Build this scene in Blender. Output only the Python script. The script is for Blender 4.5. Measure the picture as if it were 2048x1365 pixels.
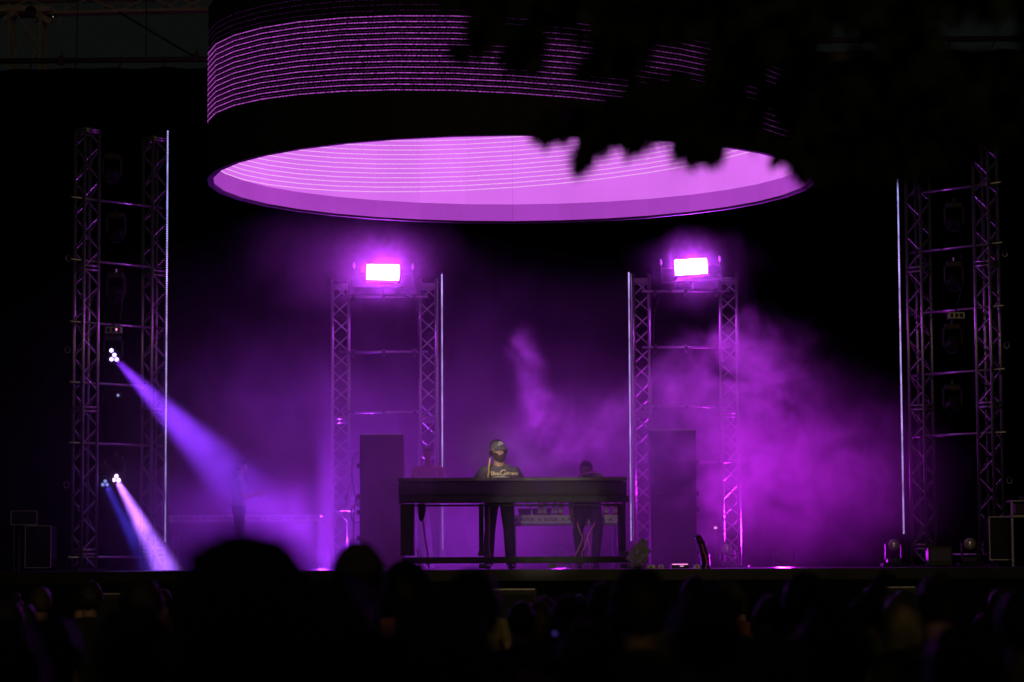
import bpy, bmesh, math, random
import numpy as np
from mathutils import Vector, Matrix, Euler, Quaternion
from mathutils.bvhtree import BVHTree

random.seed(7)
R = math.radians
for o in list(bpy.data.objects):
    bpy.data.objects.remove(o)
scene = bpy.context.scene
COL = scene.collection

# ------------------------------------------------------------------ camera
EYE = 1.85            # camera height above the field
FLOOR = 1.80          # stage deck height
FPX = 5260.0          # focal length in photo pixels (2048 wide)
PITCH, ROLL = 4.87, -0.28
cam_d = bpy.data.cameras.new('camera')
cam = bpy.data.objects.new('camera', cam_d)
COL.objects.link(cam)
CR = (Euler((R(90 + PITCH), 0, 0)).to_matrix() @ Matrix.Rotation(R(ROLL), 3, 'Z'))
cam.matrix_world = Matrix.Translation((0, 0, EYE)) @ CR.to_4x4()
cam_d.sensor_width = 36.0
cam_d.lens = FPX * 36.0 / 2048.0
cam_d.clip_start = 0.1
cam_d.clip_end = 500
cam_d.dof.use_dof = True
cam_d.dof.focus_distance = 32.0
cam_d.dof.aperture_fstop = 2.0
scene.camera = cam


def at(px, py, D):
    """Point in the place at depth D (metres in front of the camera) seen at a photo position."""
    v = CR @ Vector(((px - 1024.0) / FPX, -(py - 682.5) / FPX, -1.0))
    v *= D / v.y
    return Vector((v.x, v.y, v.z + EYE))


# ------------------------------------------------------------------ night sky
world = bpy.data.worlds.new('World')
scene.world = world
world.use_nodes = True
bg = world.node_tree.nodes['Background']
bg.inputs[0].default_value = (0.80, 1.0, 0.95, 1)
bg.inputs[1].default_value = 0.0042

# ------------------------------------------------------------------ front of house lamps (unseen, behind the camera)


def spot(name, loc, target, energy, color, size_deg, blend=0.5, radius=0.08, parent=None):
    l = bpy.data.lights.new(name, 'SPOT')
    l.energy = energy
    l.color = color
    l.spot_size = R(size_deg)
    l.spot_blend = blend
    l.shadow_soft_size = radius
    o = bpy.data.objects.new(name, l)
    COL.objects.link(o)
    d = (Vector(target) - Vector(loc)).normalized()
    o.matrix_world = Matrix.Translation(loc) @ d.to_track_quat('-Z', 'Y').to_matrix().to_4x4()
    if parent is not None:
        o.parent = parent
        o.matrix_parent_inverse = parent.matrix_world.inverted()
    return o


spot('front_spot', (-5.0, -6.0, 5.0), (-0.15, 31.2, FLOOR + 1.40), 56000, (1.0, 0.86, 0.66), 1.15, 0.5, 0.12)
spot('front_banner_fill', (-2.5, -6.0, 2.65), (0.62, 32.6, FLOOR + 0.60), 10000, (1.0, 0.84, 0.70), 2.4, 0.8, 0.12)  # unseen lamp added to brighten the table banner
spot('front_wash', (3.0, -9.0, 10.5), (0, 34, 4.0), 2200, (1.0, 0.74, 0.36), 40, 1.0, 0.2)

# ------------------------------------------------------------------ colour management and render
vs = scene.view_settings
vs.view_transform = 'Standard'
vs.look = 'None'
vs.exposure = 0.0
vs.gamma = 1.0
vs.use_curve_mapping = False
scene.render.engine = 'CYCLES'
cy = scene.cycles
cy.use_denoising = True
cy.max_bounces = 5
cy.diffuse_bounces = 1
cy.glossy_bounces = 2
cy.transmission_bounces = 4
cy.volume_bounces = 0
cy.transparent_max_bounces = 8
cy.volume_step_rate = 1.0
cy.volume_max_steps = 96
cy.sample_clamp_indirect = 4.0
cy.caustics_reflective = False
cy.caustics_refractive = False

# ------------------------------------------------------------------ materials


def srgb(r, g, b):
    f = lambda c: (c / 255 / 12.92) if c / 255 <= 0.04045 else ((c / 255 + 0.055) / 1.055) ** 2.4
    return (f(r), f(g), f(b))


def mat(name, color, rough=0.6, metal=0.0, noise=0.0, scale=20.0, bump=0.0, spec=0.5, trans=0.0, alpha=1.0):
    m = bpy.data.materials.new(name)
    m.use_nodes = True
    nt = m.node_tree
    p = nt.nodes['Principled BSDF']
    p.inputs['Base Color'].default_value = (*color, 1)
    p.inputs['Roughness'].default_value = rough
    p.inputs['Metallic'].default_value = metal
    p.inputs['Specular IOR Level'].default_value = spec
    p.inputs['Transmission Weight'].default_value = trans
    p.inputs['Alpha'].default_value = alpha
    if noise > 0 or bump > 0:
        tc = nt.nodes.new('ShaderNodeTexCoord')
        n = nt.nodes.new('ShaderNodeTexNoise')
        n.inputs['Scale'].default_value = scale
        n.inputs['Detail'].default_value = 5
        nt.links.new(tc.outputs['Object'], n.inputs['Vector'])
        if noise > 0:
            mx = nt.nodes.new('ShaderNodeMix')
            mx.data_type = 'RGBA'
            mx.inputs['A'].default_value = (*[c * (1 - noise) for c in color], 1)
            mx.inputs['B'].default_value = (*[min(1, c * (1 + noise)) for c in color], 1)
            nt.links.new(n.outputs['Fac'], mx.inputs['Factor'])
            nt.links.new(mx.outputs['Result'], p.inputs['Base Color'])
            mr = nt.nodes.new('ShaderNodeMapRange')
            mr.inputs['To Min'].default_value = max(0.05, rough - 0.12)
            mr.inputs['To Max'].default_value = min(1, rough + 0.12)
            nt.links.new(n.outputs['Fac'], mr.inputs['Value'])
            nt.links.new(mr.outputs['Result'], p.inputs['Roughness'])
        if bump > 0:
            b = nt.nodes.new('ShaderNodeBump')
            b.inputs['Strength'].default_value = bump
            b.inputs['Distance'].default_value = 0.02
            nt.links.new(n.outputs['Fac'], b.inputs['Height'])
            nt.links.new(b.outputs['Normal'], p.inputs['Normal'])
    return m


def emat(name, color, strength, noise=0.0, scale=30.0, lo=0.3, hi=1.0, thresh=(0.35, 0.65), color2=None):
    m = bpy.data.materials.new(name)
    m.use_nodes = True
    nt = m.node_tree
    nt.nodes.clear()
    out = nt.nodes.new('ShaderNodeOutputMaterial')
    e = nt.nodes.new('ShaderNodeEmission')
    e.inputs['Color'].default_value = (*color, 1)
    e.inputs['Strength'].default_value = strength
    nt.links.new(e.outputs[0], out.inputs['Surface'])
    if noise > 0:
        tc = nt.nodes.new('ShaderNodeTexCoord')
        n = nt.nodes.new('ShaderNodeTexNoise')
        n.inputs['Scale'].default_value = scale
        n.inputs['Detail'].default_value = 3
        nt.links.new(tc.outputs['Object'], n.inputs['Vector'])
        mr = nt.nodes.new('ShaderNodeMapRange')
        mr.inputs['From Min'].default_value = thresh[0]
        mr.inputs['From Max'].default_value = thresh[1]
        mr.inputs['To Min'].default_value = lo * strength
        mr.inputs['To Max'].default_value = hi * strength
        nt.links.new(n.outputs['Fac'], mr.inputs['Value'])
        nt.links.new(mr.outputs['Result'], e.inputs['Strength'])
        if color2:
            n2 = nt.nodes.new('ShaderNodeTexNoise')
            n2.inputs['Scale'].default_value = scale * 0.13
            nt.links.new(tc.outputs['Object'], n2.inputs['Vector'])
            mx = nt.nodes.new('ShaderNodeMix')
            mx.data_type = 'RGBA'
            mx.inputs['A'].default_value = (*color, 1)
            mx.inputs['B'].default_value = (*color2, 1)
            r2 = nt.nodes.new('ShaderNodeMapRange')
            r2.inputs['From Min'].default_value = 0.38
            r2.inputs['From Max'].default_value = 0.62
            nt.links.new(n2.outputs['Fac'], r2.inputs['Value'])
            nt.links.new(r2.outputs['Result'], mx.inputs['Factor'])
            nt.links.new(mx.outputs['Result'], e.inputs['Color'])
    return m


M = {}
M['ground'] = mat('ground', (0.035, 0.045, 0.02), 0.9, noise=0.5, scale=3, bump=0.4)
M['deck'] = mat('stage_deck', (0.010, 0.009, 0.012), 0.34, noise=0.35, scale=4, spec=0.3)
M['skirt'] = mat('stage_skirt', (0.007, 0.0065, 0.009), 0.85, spec=0.2, noise=0.4, scale=2)
M['curtain'] = mat('curtain', (0.0025, 0.0023, 0.0028), 0.95, noise=0.3, scale=6, spec=0.01)
M['alu'] = mat('aluminium', (0.42, 0.41, 0.40), 0.34, 0.85, noise=0.3, scale=25)
M['steel_old'] = mat('old_steel', (0.50, 0.45, 0.27), 0.65, 0.0, noise=0.4, scale=8)
M['pipe'] = mat('dark_pipe', (0.05, 0.02, 0.025), 0.6, 0.2, noise=0.3, scale=9)
M['black'] = mat('black_plastic', (0.018, 0.018, 0.019), 0.5, noise=0.3, scale=30)
M['black_matt'] = mat('black_matt', (0.012, 0.012, 0.013), 0.8, noise=0.3, scale=12)
M['black_gloss'] = mat('black_gloss', (0.012, 0.012, 0.014), 0.22, noise=0.2, scale=12)
M['grille'] = mat('speaker_grille', (0.02, 0.02, 0.021), 0.6, 0.4, noise=0.5, scale=300)
M['cable'] = mat('rubber_cable', (0.015, 0.014, 0.014), 0.5)
M['cable_pink_light'] = mat('painted_pink_light_cable', (0.85, 0.22, 0.45), 0.3)  # magenta light on the cables put into their base colour
M['lens_dark'] = mat('front_lens', (0.55, 0.53, 0.42), 0.15, 0.35, noise=0.4, scale=90)
M['wood_black'] = mat('booth_paint', (0.010, 0.009, 0.012), 0.5, noise=0.35, scale=7, spec=0.3)
M['booth_top'] = mat('booth_lip', (0.06, 0.05, 0.065), 0.4, noise=0.2, scale=9)
M['banner'] = mat('banner_white', (0.62, 0.60, 0.60), 0.65, noise=0.08, scale=12)
M['ink'] = mat('banner_ink', (0.05, 0.03, 0.05), 0.7)
M['ink_dim'] = mat('booth_ink', (0.006, 0.005, 0.007), 0.5)
M['ink_grey'] = mat('booth_mark', (0.12, 0.12, 0.12), 0.5)
M['glass'] = mat('glass', (0.9, 0.9, 0.9), 0.08, trans=1.0)
M['glass_green'] = mat('bottle_glass', (0.12, 0.2, 0.13), 0.1, noise=0.2, scale=30)
M['glass_red'] = mat('red_bottle', (0.45, 0.02, 0.04), 0.2, noise=0.2, scale=30)
M['film'] = mat('clear_film', (0.8, 0.78, 0.82), 0.10, trans=0.35, spec=1.0)
M['skin'] = mat('skin', (0.42, 0.24, 0.17), 0.55, noise=0.12, scale=30)
M['skin_dark'] = mat('skin_brown', (0.17, 0.09, 0.06), 0.5, noise=0.12, scale=30)
M['hair_dark'] = mat('hair_dark', (0.018, 0.013, 0.010), 0.55, noise=0.5, scale=60, bump=0.6)
M['hair_brown'] = mat('hair_brown', (0.06, 0.035, 0.02), 0.55, noise=0.5, scale=60, bump=0.6)
M['hair_blond'] = mat('hair_blond', (0.30, 0.22, 0.10), 0.5, noise=0.4, scale=60, bump=0.6)
M['beard'] = mat('beard', (0.035, 0.02, 0.014), 0.7, noise=0.4, scale=90, bump=0.6)
M['tee'] = mat('washed_black_tee', (0.10, 0.093, 0.095), 0.85, noise=0.25, scale=9, bump=0.15)
M['cap'] = mat('charcoal_cap', (0.10, 0.095, 0.10), 0.8, noise=0.2, scale=40)
M['print'] = mat('cream_print', (0.80, 0.66, 0.42), 0.7)
M['print_white'] = mat('pale_print', (0.75, 0.74, 0.68), 0.7)
M['yellow'] = mat('yellow_cord', (0.80, 0.62, 0.03), 0.5)
M['cloth_black'] = mat('black_cloth', (0.02, 0.02, 0.022), 0.9, noise=0.3, scale=9)
M['cloth_rust'] = mat('rust_cloth', (0.30, 0.10, 0.06), 0.9, noise=0.3, scale=9)
M['cloth_olive'] = mat('olive_cloth', (0.28, 0.23, 0.08), 0.9, noise=0.3, scale=9)
M['cloth_navy'] = mat('navy_cloth', (0.02, 0.025, 0.07), 0.9, noise=0.3, scale=9)
M['cloth_white'] = mat('white_cloth', (0.34, 0.32, 0.33), 0.85, noise=0.12, scale=9)
M['denim'] = mat('denim', (0.04, 0.05, 0.09), 0.9, noise=0.3, scale=12)
M['leaf'] = mat('leaf', (0.022, 0.028, 0.012), 0.8, noise=0.35, scale=7, spec=0.15)
M['bark'] = mat('bark', (0.09, 0.065, 0.045), 0.9, noise=0.5, scale=14, bump=0.8)
M['patterned'] = mat('patterned_cloth', (0.35, 0.34, 0.33), 0.85, noise=0.95, scale=45)
M['steel_old_cap'] = mat('dim_olive_cap', (0.10, 0.09, 0.05), 0.9, noise=0.2, scale=20)
M['trim_grey'] = mat('trim_grey', (0.16, 0.15, 0.15), 0.7, noise=0.2, scale=12)
M['steel'] = mat('chrome', (0.6, 0.6, 0.6), 0.2, 1.0)

# lit things
PINK = srgb(222, 116, 242)
M['led_in'] = emat('led_inner', srgb(218, 108, 240), 1.0, 1, 150, 0.93, 1.07)
M['led_lip'] = emat('led_lip', srgb(166, 64, 190), 1.0, 1, 150, 0.85, 1.12)
M['led_line'] = emat('led_inner_line', srgb(250, 182, 252), 1.0, 1, 60, 0.8, 1.1)
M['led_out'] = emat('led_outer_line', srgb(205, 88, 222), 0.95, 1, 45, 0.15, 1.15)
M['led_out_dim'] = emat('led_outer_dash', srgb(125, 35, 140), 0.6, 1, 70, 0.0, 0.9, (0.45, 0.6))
M['led_out_faint'] = emat('led_outer_faint', srgb(70, 20, 80), 0.7, 1, 45, 0.0, 0.8, (0.4, 0.65))
M['strobe'] = emat('strobe_face', (0.56, 0.05, 1.0), 400.0)
M['pixel'] = emat('pixel_dot', (0.42, 0.40, 1.0), 1.9, 1, 2.2, 0.35, 1.3, (0.35, 0.65), (0.75, 0.35, 1.0))
M['lens_violet'] = emat('lens_violet', (0.55, 0.42, 1.0), 3.0)
M['lens_pink'] = emat('lens_pink', (1.0, 0.60, 1.0), 3.0)
M['lens_blue'] = emat('lens_blue', (0.26, 0.32, 0.9), 0.95)
M['dot_pink'] = emat('indicator_pink', (1.0, 0.30, 0.75), 1.4)
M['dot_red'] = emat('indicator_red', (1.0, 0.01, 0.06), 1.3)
M['dot_blue'] = emat('indicator_blue', (0.35, 0.45, 1.0), 0.7)
M['dot_warm'] = emat('indicator_warm', (1.0, 0.75, 0.4), 0.6)



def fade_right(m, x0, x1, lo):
    # LED viewing-angle falloff painted into the emission, dimmer to the right
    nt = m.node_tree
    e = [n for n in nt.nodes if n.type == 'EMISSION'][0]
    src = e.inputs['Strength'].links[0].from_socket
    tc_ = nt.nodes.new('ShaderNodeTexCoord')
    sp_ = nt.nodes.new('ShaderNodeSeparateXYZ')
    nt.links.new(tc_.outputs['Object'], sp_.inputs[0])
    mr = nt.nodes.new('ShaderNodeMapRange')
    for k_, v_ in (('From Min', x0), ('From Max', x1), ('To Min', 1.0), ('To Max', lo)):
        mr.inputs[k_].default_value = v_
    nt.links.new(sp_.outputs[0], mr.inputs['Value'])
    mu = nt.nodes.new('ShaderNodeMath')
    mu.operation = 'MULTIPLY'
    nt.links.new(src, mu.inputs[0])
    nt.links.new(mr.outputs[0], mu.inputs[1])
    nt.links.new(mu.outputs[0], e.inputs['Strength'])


def vary_panels(m, amt):
    # every screen panel is calibrated a little differently, and drifts across its face
    nt = m.node_tree
    e = [n for n in nt.nodes if n.type == 'EMISSION'][0]
    src = e.inputs['Strength'].links[0].from_socket
    oi = nt.nodes.new('ShaderNodeObjectInfo')
    ge = nt.nodes.new('ShaderNodeNewGeometry')
    no = nt.nodes.new('ShaderNodeTexNoise')
    no.inputs['Scale'].default_value = 0.8
    no.inputs['Detail'].default_value = 3
    nt.links.new(ge.outputs['Position'], no.inputs['Vector'])
    m1 = nt.nodes.new('ShaderNodeMath')
    m1.operation = 'MULTIPLY_ADD'
    nt.links.new(oi.outputs['Random'], m1.inputs[0])
    m1.inputs[1].default_value = amt
    m1.inputs[2].default_value = 0.80 - amt / 2
    m2 = nt.nodes.new('ShaderNodeMath')
    m2.operation = 'MULTIPLY_ADD'
    nt.links.new(no.outputs['Fac'], m2.inputs[0])
    m2.inputs[1].default_value = 0.40
    nt.links.new(m1.outputs[0], m2.inputs[2])
    m3 = nt.nodes.new('ShaderNodeMath')
    m3.operation = 'MULTIPLY'
    nt.links.new(src, m3.inputs[0])
    nt.links.new(m2.outputs[0], m3.inputs[1])
    nt.links.new(m3.outputs[0], e.inputs['Strength'])


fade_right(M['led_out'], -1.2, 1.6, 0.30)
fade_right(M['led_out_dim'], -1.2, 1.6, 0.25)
vary_panels(M['led_in'], 0.07)
vary_panels(M['led_lip'], 0.10)

# ------------------------------------------------------------------ mesh helpers


def new_obj(name, me, parent=None, m=None):
    o = bpy.data.objects.new(name, me)
    COL.objects.link(o)
    if m is not None and me is not None and not me.materials:
        me.materials.append(m)
    if parent is not None:
        o.parent = parent
    return o


def tag(o, label, cat, group=None, kind=None):
    o['label'] = label
    o['category'] = cat
    if group:
        o['group'] = group
    if kind:
        o['kind'] = kind
    return o


def thing(name, label, cat, loc=(0, 0, 0), rotz=0.0, group=None):
    o = bpy.data.objects.new(name, None)
    COL.objects.link(o)
    o.empty_display_size = 0.2
    o.location = loc
    o.rotation_euler = (0, 0, rotz)
    tag(o, label, cat, group)
    return o


class MB:
    """collects geometry into one mesh"""

    def __init__(self):
        self.bm = bmesh.new()

    def box(self, c, s, rot=None, bevel=0.0):
        r = bmesh.ops.create_cube(self.bm, size=1.0)
        vs_ = r['verts']
        mt = Matrix.Translation(c) @ (rot.to_4x4() if rot is not None else Matrix()) @ Matrix.Diagonal((*s, 1))
        bmesh.ops.transform(self.bm, matrix=mt, verts=vs_)
        if bevel > 0:
            es = list({e for v in vs_ for e in v.link_edges})
            bmesh.ops.bevel(self.bm, geom=es, offset=bevel, segments=2, affect='EDGES', profile=0.6)
        return self

    def cyl(self, p0, p1, r0, r1=None, n=8, caps=True):
        p0, p1 = Vector(p0), Vector(p1)
        if r1 is None:
            r1 = r0
        d = p1 - p0
        L = d.length
        if L < 1e-6:
            return self
        r = bmesh.ops.create_cone(self.bm, cap_ends=caps, segments=n, radius1=r0, radius2=r1, depth=L)
        mt = Matrix.Translation((p0 + p1) / 2) @ d.to_track_quat('Z', 'Y').to_matrix().to_4x4()
        bmesh.ops.transform(self.bm, matrix=mt, verts=r['verts'])
        return self

    def sphere(self, c, s, n=12, rot=None):
        r = bmesh.ops.create_uvsphere(self.bm, u_segments=n, v_segments=max(6, n * 2 // 3), radius=1.0)
        if not isinstance(s, (tuple, list, Vector)):
            s = (s, s, s)
        mt = Matrix.Translation(c) @ (rot.to_4x4() if rot is not None else Matrix()) @ Matrix.Diagonal((*s, 1))
        bmesh.ops.transform(self.bm, matrix=mt, verts=r['verts'])
        return self

    def tube(self, pts, rad, n=6):
        pts = [Vector(p) for p in pts]
        rings = []
        for i, p in enumerate(pts):
            t = (pts[min(i + 1, len(pts) - 1)] - pts[max(i - 1, 0)]).normalized()
            q = t.to_track_quat('Z', 'Y')
            rr = rad[i] if isinstance(rad, (list, tuple)) else rad
            rings.append([self.bm.verts.new(p + q @ Vector((rr * math.cos(a), rr * math.sin(a), 0)))
                          for a in [2 * math.pi * k / n for k in range(n)]])
        for a, b in zip(rings, rings[1:]):
            for k in range(n):
                self.bm.faces.new((a[k], a[(k + 1) % n], b[(k + 1) % n], b[k]))
        self.bm.faces.new(rings[0][::-1])
        self.bm.faces.new(rings[-1])
        return self

    def poly(self, pts):
        self.bm.faces.new([self.bm.verts.new(p) for p in pts])
        return self

    def mesh(self, name='mesh', smooth=False):
        me = bpy.data.meshes.new(name)
        bmesh.ops.recalc_face_normals(self.bm, faces=self.bm.faces)
        self.bm.to_mesh(me)
        self.bm.free()
        if smooth:
            for p in me.polygons:
                p.use_smooth = True
        return me

    def build(self, name, m, parent=None, smooth=False):
        return new_obj(name, self.mesh(name, smooth), parent, m)


def curve_pts(ctrl, n=8):
    """Catmull-Rom through control points"""
    P = [Vector(c) for c in ctrl]
    P = [P[0] * 2 - P[1]] + P + [P[-1] * 2 - P[-2]]
    out = []
    for i in range(1, len(P) - 2):
        for k in range(n):
            t = k / n
            a, b, c, d = P[i - 1:i + 3]
            out.append(0.5 * ((2 * b) + (c - a) * t + (2 * a - 5 * b + 4 * c - d) * t * t + (3 * b - a - 3 * c + d) * t ** 3))
    out.append(P[-2])
    return out


def text_mesh(s, size, extrude=0.0, shear=0.0, offset=0.0, align='LEFT'):
    cu = bpy.data.curves.new('txt', 'FONT')
    cu.body = s
    cu.size = size
    cu.extrude = extrude
    cu.shear = shear
    cu.offset = offset
    cu.align_x = align
    cu.resolution_u = 3
    o = bpy.data.objects.new('txt', cu)
    COL.objects.link(o)
    dg = bpy.context.evaluated_depsgraph_get()
    me = bpy.data.meshes.new_from_object(o.evaluated_get(dg))
    bpy.data.objects.remove(o)
    bpy.data.curves.remove(cu)
    return me


FACE_CAM = Matrix(((1, 0, 0), (0, 0, -1), (0, 1, 0)))     # text XY -> world XZ, facing -Y

# ------------------------------------------------------------------ the setting
g = MB().box((0, 40, -0.1), (160, 180, 0.2)).build('ground', M['ground'])
g['kind'] = 'structure'

SF = 28.6          # stage front edge depth
st = MB().box((0, (SF + 42) / 2, FLOOR - 0.06), (30, 42 - SF, 0.12)).build('stage_deck', M['deck'])
st['kind'] = 'structure'
for i in range(24):          # sheets of black ply that face the front of the stage
    x = -15 + 1.25 * (i + 0.5)
    MB().box((x, SF + 0.05, (FLOOR - 0.125) / 2), (1.235, 0.03, FLOOR - 0.13), bevel=0.004).build('skirt_panel', M['skirt'], st)

MB().box((0, SF + 0.12, (FLOOR - 0.121) / 2), (30, 0.02, FLOOR - 0.122)).build('skirt_backing', M['skirt'], st)  # added to stop light showing through the sheet seams
for sx_ in (-1, 1):
    MB().box((sx_ * 14.98, (SF + 42) / 2 + 0.1, (FLOOR - 0.121) / 2), (0.03, 41.8 - SF, FLOOR - 0.122)).build('skirt_side', M['skirt'], st)


def curtain(name, x0, x1, D, ztop0, ztop1, label):
    bm = bmesh.new()
    n = 260
    rows = []
    for j in range(7):
        row = []
        for i in range(n + 1):
            t = i / n
            x = x0 + (x1 - x0) * t
            y = D + 0.035 * math.sin(x * 6.0 + 0.8 * math.sin(x * 1.7)) + 0.012 * math.sin(x * 17.0 + j * 0.3) + 0.03 * math.sin(x * 2.1)
            zt = ztop0 + (ztop1 - ztop0) * t - (0.03 * abs(math.sin(x * 4.0)))
            z = FLOOR + (zt - FLOOR) * j / 6
            row.append(bm.verts.new((x, y, z)))
        rows.append(row)
    for a, b in zip(rows, rows[1:]):
        for k in range(n):
            bm.faces.new((a[k], a[k + 1], b[k + 1], b[k]))
    me = bpy.data.meshes.new(name)
    bm.to_mesh(me)
    bm.free()
    for p in me.polygons:
        p.use_smooth = True
    o = new_obj(name, me, None, M['curtain'])
    return tag(o, label, 'curtain')


DC = 41.2
zl0, zl1 = at(0, 137, DC).z, at(700, 128, DC).z
curtain('backdrop_curtain', -11.5, 0.0, DC, zl0 - 0.02, zl1, 'long black backdrop curtain behind the left half of the stage')
zr0, zr1 = at(1340, 98, DC).z, at(2040, 88, DC).z
curtain('backdrop_curtain', -0.12, 11.5, DC + 0.35, zr0, zr1, 'long black backdrop curtain behind the right half of the stage, under the tree')

# curtain pipes
for (xa, xb, za, zb, lab) in ((-11.5, -0.2, zl0, zl1, 'dark curtain pipe along the top of the left backdrop'),
                              (0.3, 11.5, zr0, zr1, 'dark curtain pipe along the top of the right backdrop')):
    t = thing('curtain_pipe', lab, 'pipe', (xa, DC, za))
    MB().cyl((0, 0, 0.10), (xb - xa, 0, zb - za + 0.10), 0.045, n=10).build('pipe', M['pipe'], t, True)
    n = 16
    for k in range(n):
        f = (k + 0.5) / n
        x = (xb - xa) * f
        z = (zb - za) * f
        MB().tube(curve_pts([(x, 0, z + 0.15), (x + 0.03, -0.05, z + 0.07), (x - 0.02, -0.02, z - 0.06)], 4), 0.012, 5).build('tie', M['cable'], t)

# ------------------------------------------------------------------ lattice truss pieces
CH = 0.12        # half spacing of the chords
_brace_cache = {}


def brace_mesh(L, r):
    k = (round(L, 3), r)
    if k not in _brace_cache:
        me = MB().cyl((0, 0, 0), (0, 0, L), r, n=6, caps=False).mesh('brace', True)
        me.materials.append(M['alu'])
        _brace_cache[k] = me
    return _brace_cache[k]


def add_brace(parent, a, b, r=0.011):
    a, b = Vector(a), Vector(b)
    o = new_obj('brace', brace_mesh((b - a).length, r), parent)
    o.location = a
    o.rotation_mode = 'QUATERNION'
    o.rotation_quaternion = (b - a).to_track_quat('Z', 'Y')
    return o


def truss_column(parent, x, y, rot, z0, z1, seg=2.0, chord_r=0.025, flip=1, pole_top=False):
    c, s = math.cos(rot), math.sin(rot)
    corner = [Vector((x + CH * (a * c - b * s), y + CH * (a * s + b * c), 0)) for a, b in ((-1, -1), (1, -1), (1, 1), (-1, 1))]
    for k, p in enumerate(corner):
        MB().cyl((p.x, p.y, z0), (p.x, p.y, z1 + (0.06 if pole_top else 0)), chord_r, n=12).build('chord', M['alu'], parent, True)
    step = 0.25
    n = int(round((z1 - z0) / step))
    for f in range(4):
        a, b = corner[f], corner[(f + 1) % 4]
        for i in range(n):
            za, zb = z1 - i * step, z1 - (i + 1) * step
            if (i + f) % 2 == 0:
                add_brace(parent, (a.x, a.y, za - 0.012), (b.x, b.y, zb + 0.012))
            else:
                add_brace(parent, (b.x, b.y, za - 0.012), (a.x, a.y, zb + 0.012))
    z = z1
    while z > z0 + 0.2:
        m = MB()
        for zz in ((z - 0.025, z - 0.06) if z == z1 else (z + 0.03, z - 0.03)):
            for f in range(4):
                a, b = corner[f], corner[(f + 1) % 4]
                m.cyl((a.x, a.y, zz), (b.x, b.y, zz), 0.020, n=8)
        m.build('joint_frame', M['alu'], parent, True)
        z -= seg
    MB().box((x, y, z0 - 0.015), (0.5, 0.5, 0.03), Matrix.Rotation(rot, 3, 'Z'), 0.004).build('base_plate', M['black'], parent)


def clamp(parent, p, name='clamp'):
    m = MB()
    m.cyl((p[0] - 0.025, p[1], p[2]), (p[0] + 0.025, p[1], p[2]), 0.042, n=10)
    m.box((p[0], p[1], p[2] - 0.05), (0.03, 0.05, 0.05))
    return m.build(name, M['black'], parent)


def light_tower(label, pa, pb, ztop_a, ztop_b, bars, rot, lug_side):
    """two lattice columns joined by horizontal bars"""
    base = Vector((pa[0], pa[1], FLOOR))
    t = thing('light_tower', label, 'light tower', base)
    la = Vector((0, 0, 0))
    lb = Vector((pb[0] - pa[0], pb[1] - pa[1], 0))
    truss_column(t, la.x, la.y, rot, 0.03, ztop_a - FLOOR)
    truss_column(t, lb.x, lb.y, rot, 0.03, ztop_b - FLOOR)
    d = (lb - la).normalized()
    for zb in bars:
        z = zb - FLOOR
        p0 = la - d * 0.25 + Vector((0.0, -0.14, z))
        p1 = lb + d * 0.25 + Vector((0.0, -0.14, z))
        MB().cyl(p0, p1, 0.020, n=10).build('crossbar', M['alu'], t, True)
        for f in (0.12, 0.88):
            p = p0.lerp(p1, f)
            clamp(t, p)
    # lifting lugs
    for zz in (1.2, 3.1, 4.4):
        m = MB()
        ring = [(la.x + lug_side * 0.24 + 0.035 * math.cos(a), la.y - 0.1, zz + 0.045 * math.sin(a)) for a in np.linspace(0, 2 * math.pi, 13)]
        m.tube(ring, 0.007, 5)
        m.build('lug', M['alu'], t)
    return t


zA = at(170, 258, 37.0).z
zB = at(303, 275, 37.9).z
pA, pB = at(170, 700, 37.0), at(303, 700, 37.9)
barsL = [at(235, y, 37.4).z for y in (408, 530, 652, 771, 890, 1115)]
light_tower('lattice light tower of two columns at the far left with lit beam lamps', (at(168, 1100, 37.0).x, 37.0), (at(305, 1100, 37.9).x, 37.9),
            zA, zB, barsL, R(42), -1)
barsR = [at(1905, y, 37.4).z for y in (380, 498, 622, 746, 870, 1110)]
light_tower('lattice light tower of two columns at the far right with unlit lamps', (at(1985, 1100, 37.0).x, 37.0), (at(1848, 1100, 37.9).x, 37.9),
            zA, zB, barsR, R(-42), 1)


def inner_tower(label, pxa, pxb, ytop, bars):
    a, b = at(pxa, 1100, 38.4), at(pxb, 1100, 38.4)
    zt = at((pxa + pxb) / 2, ytop, 38.4).z
    t = thing('light_tower', label, 'light tower', (a.x, 38.4, FLOOR))
    truss_column(t, 0, 0, R(4 if pxa < 1000 else -6), 0.03, zt - FLOOR, pole_top=True)
    truss_column(t, b.x - a.x, 0, R(4 if pxa < 1000 else -6), 0.03, zt - FLOOR, pole_top=True)
    for y in bars:
        z = at((pxa + pxb) / 2, y, 38.4).z - FLOOR
        MB().cyl((0.0, -0.15, z), (b.x - a.x, -0.15, z), 0.018, n=10).build('crossbar', M['alu'], t, True)
        for f in (0.15, 0.5, 0.85):
            clamp(t, ((b.x - a.x) * f, -0.15, z))
    return t


inner_tower('shorter lattice tower of two columns behind the left end of the booth', 681, 857, 568, (596, 706, 826, 1020))
inner_tower('shorter lattice tower of two columns right of the booth, wrapped in smoke', 1287, 1463, 557, (585, 697, 815, 925))

# ------------------------------------------------------------------ vertical pixel tubes


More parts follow.
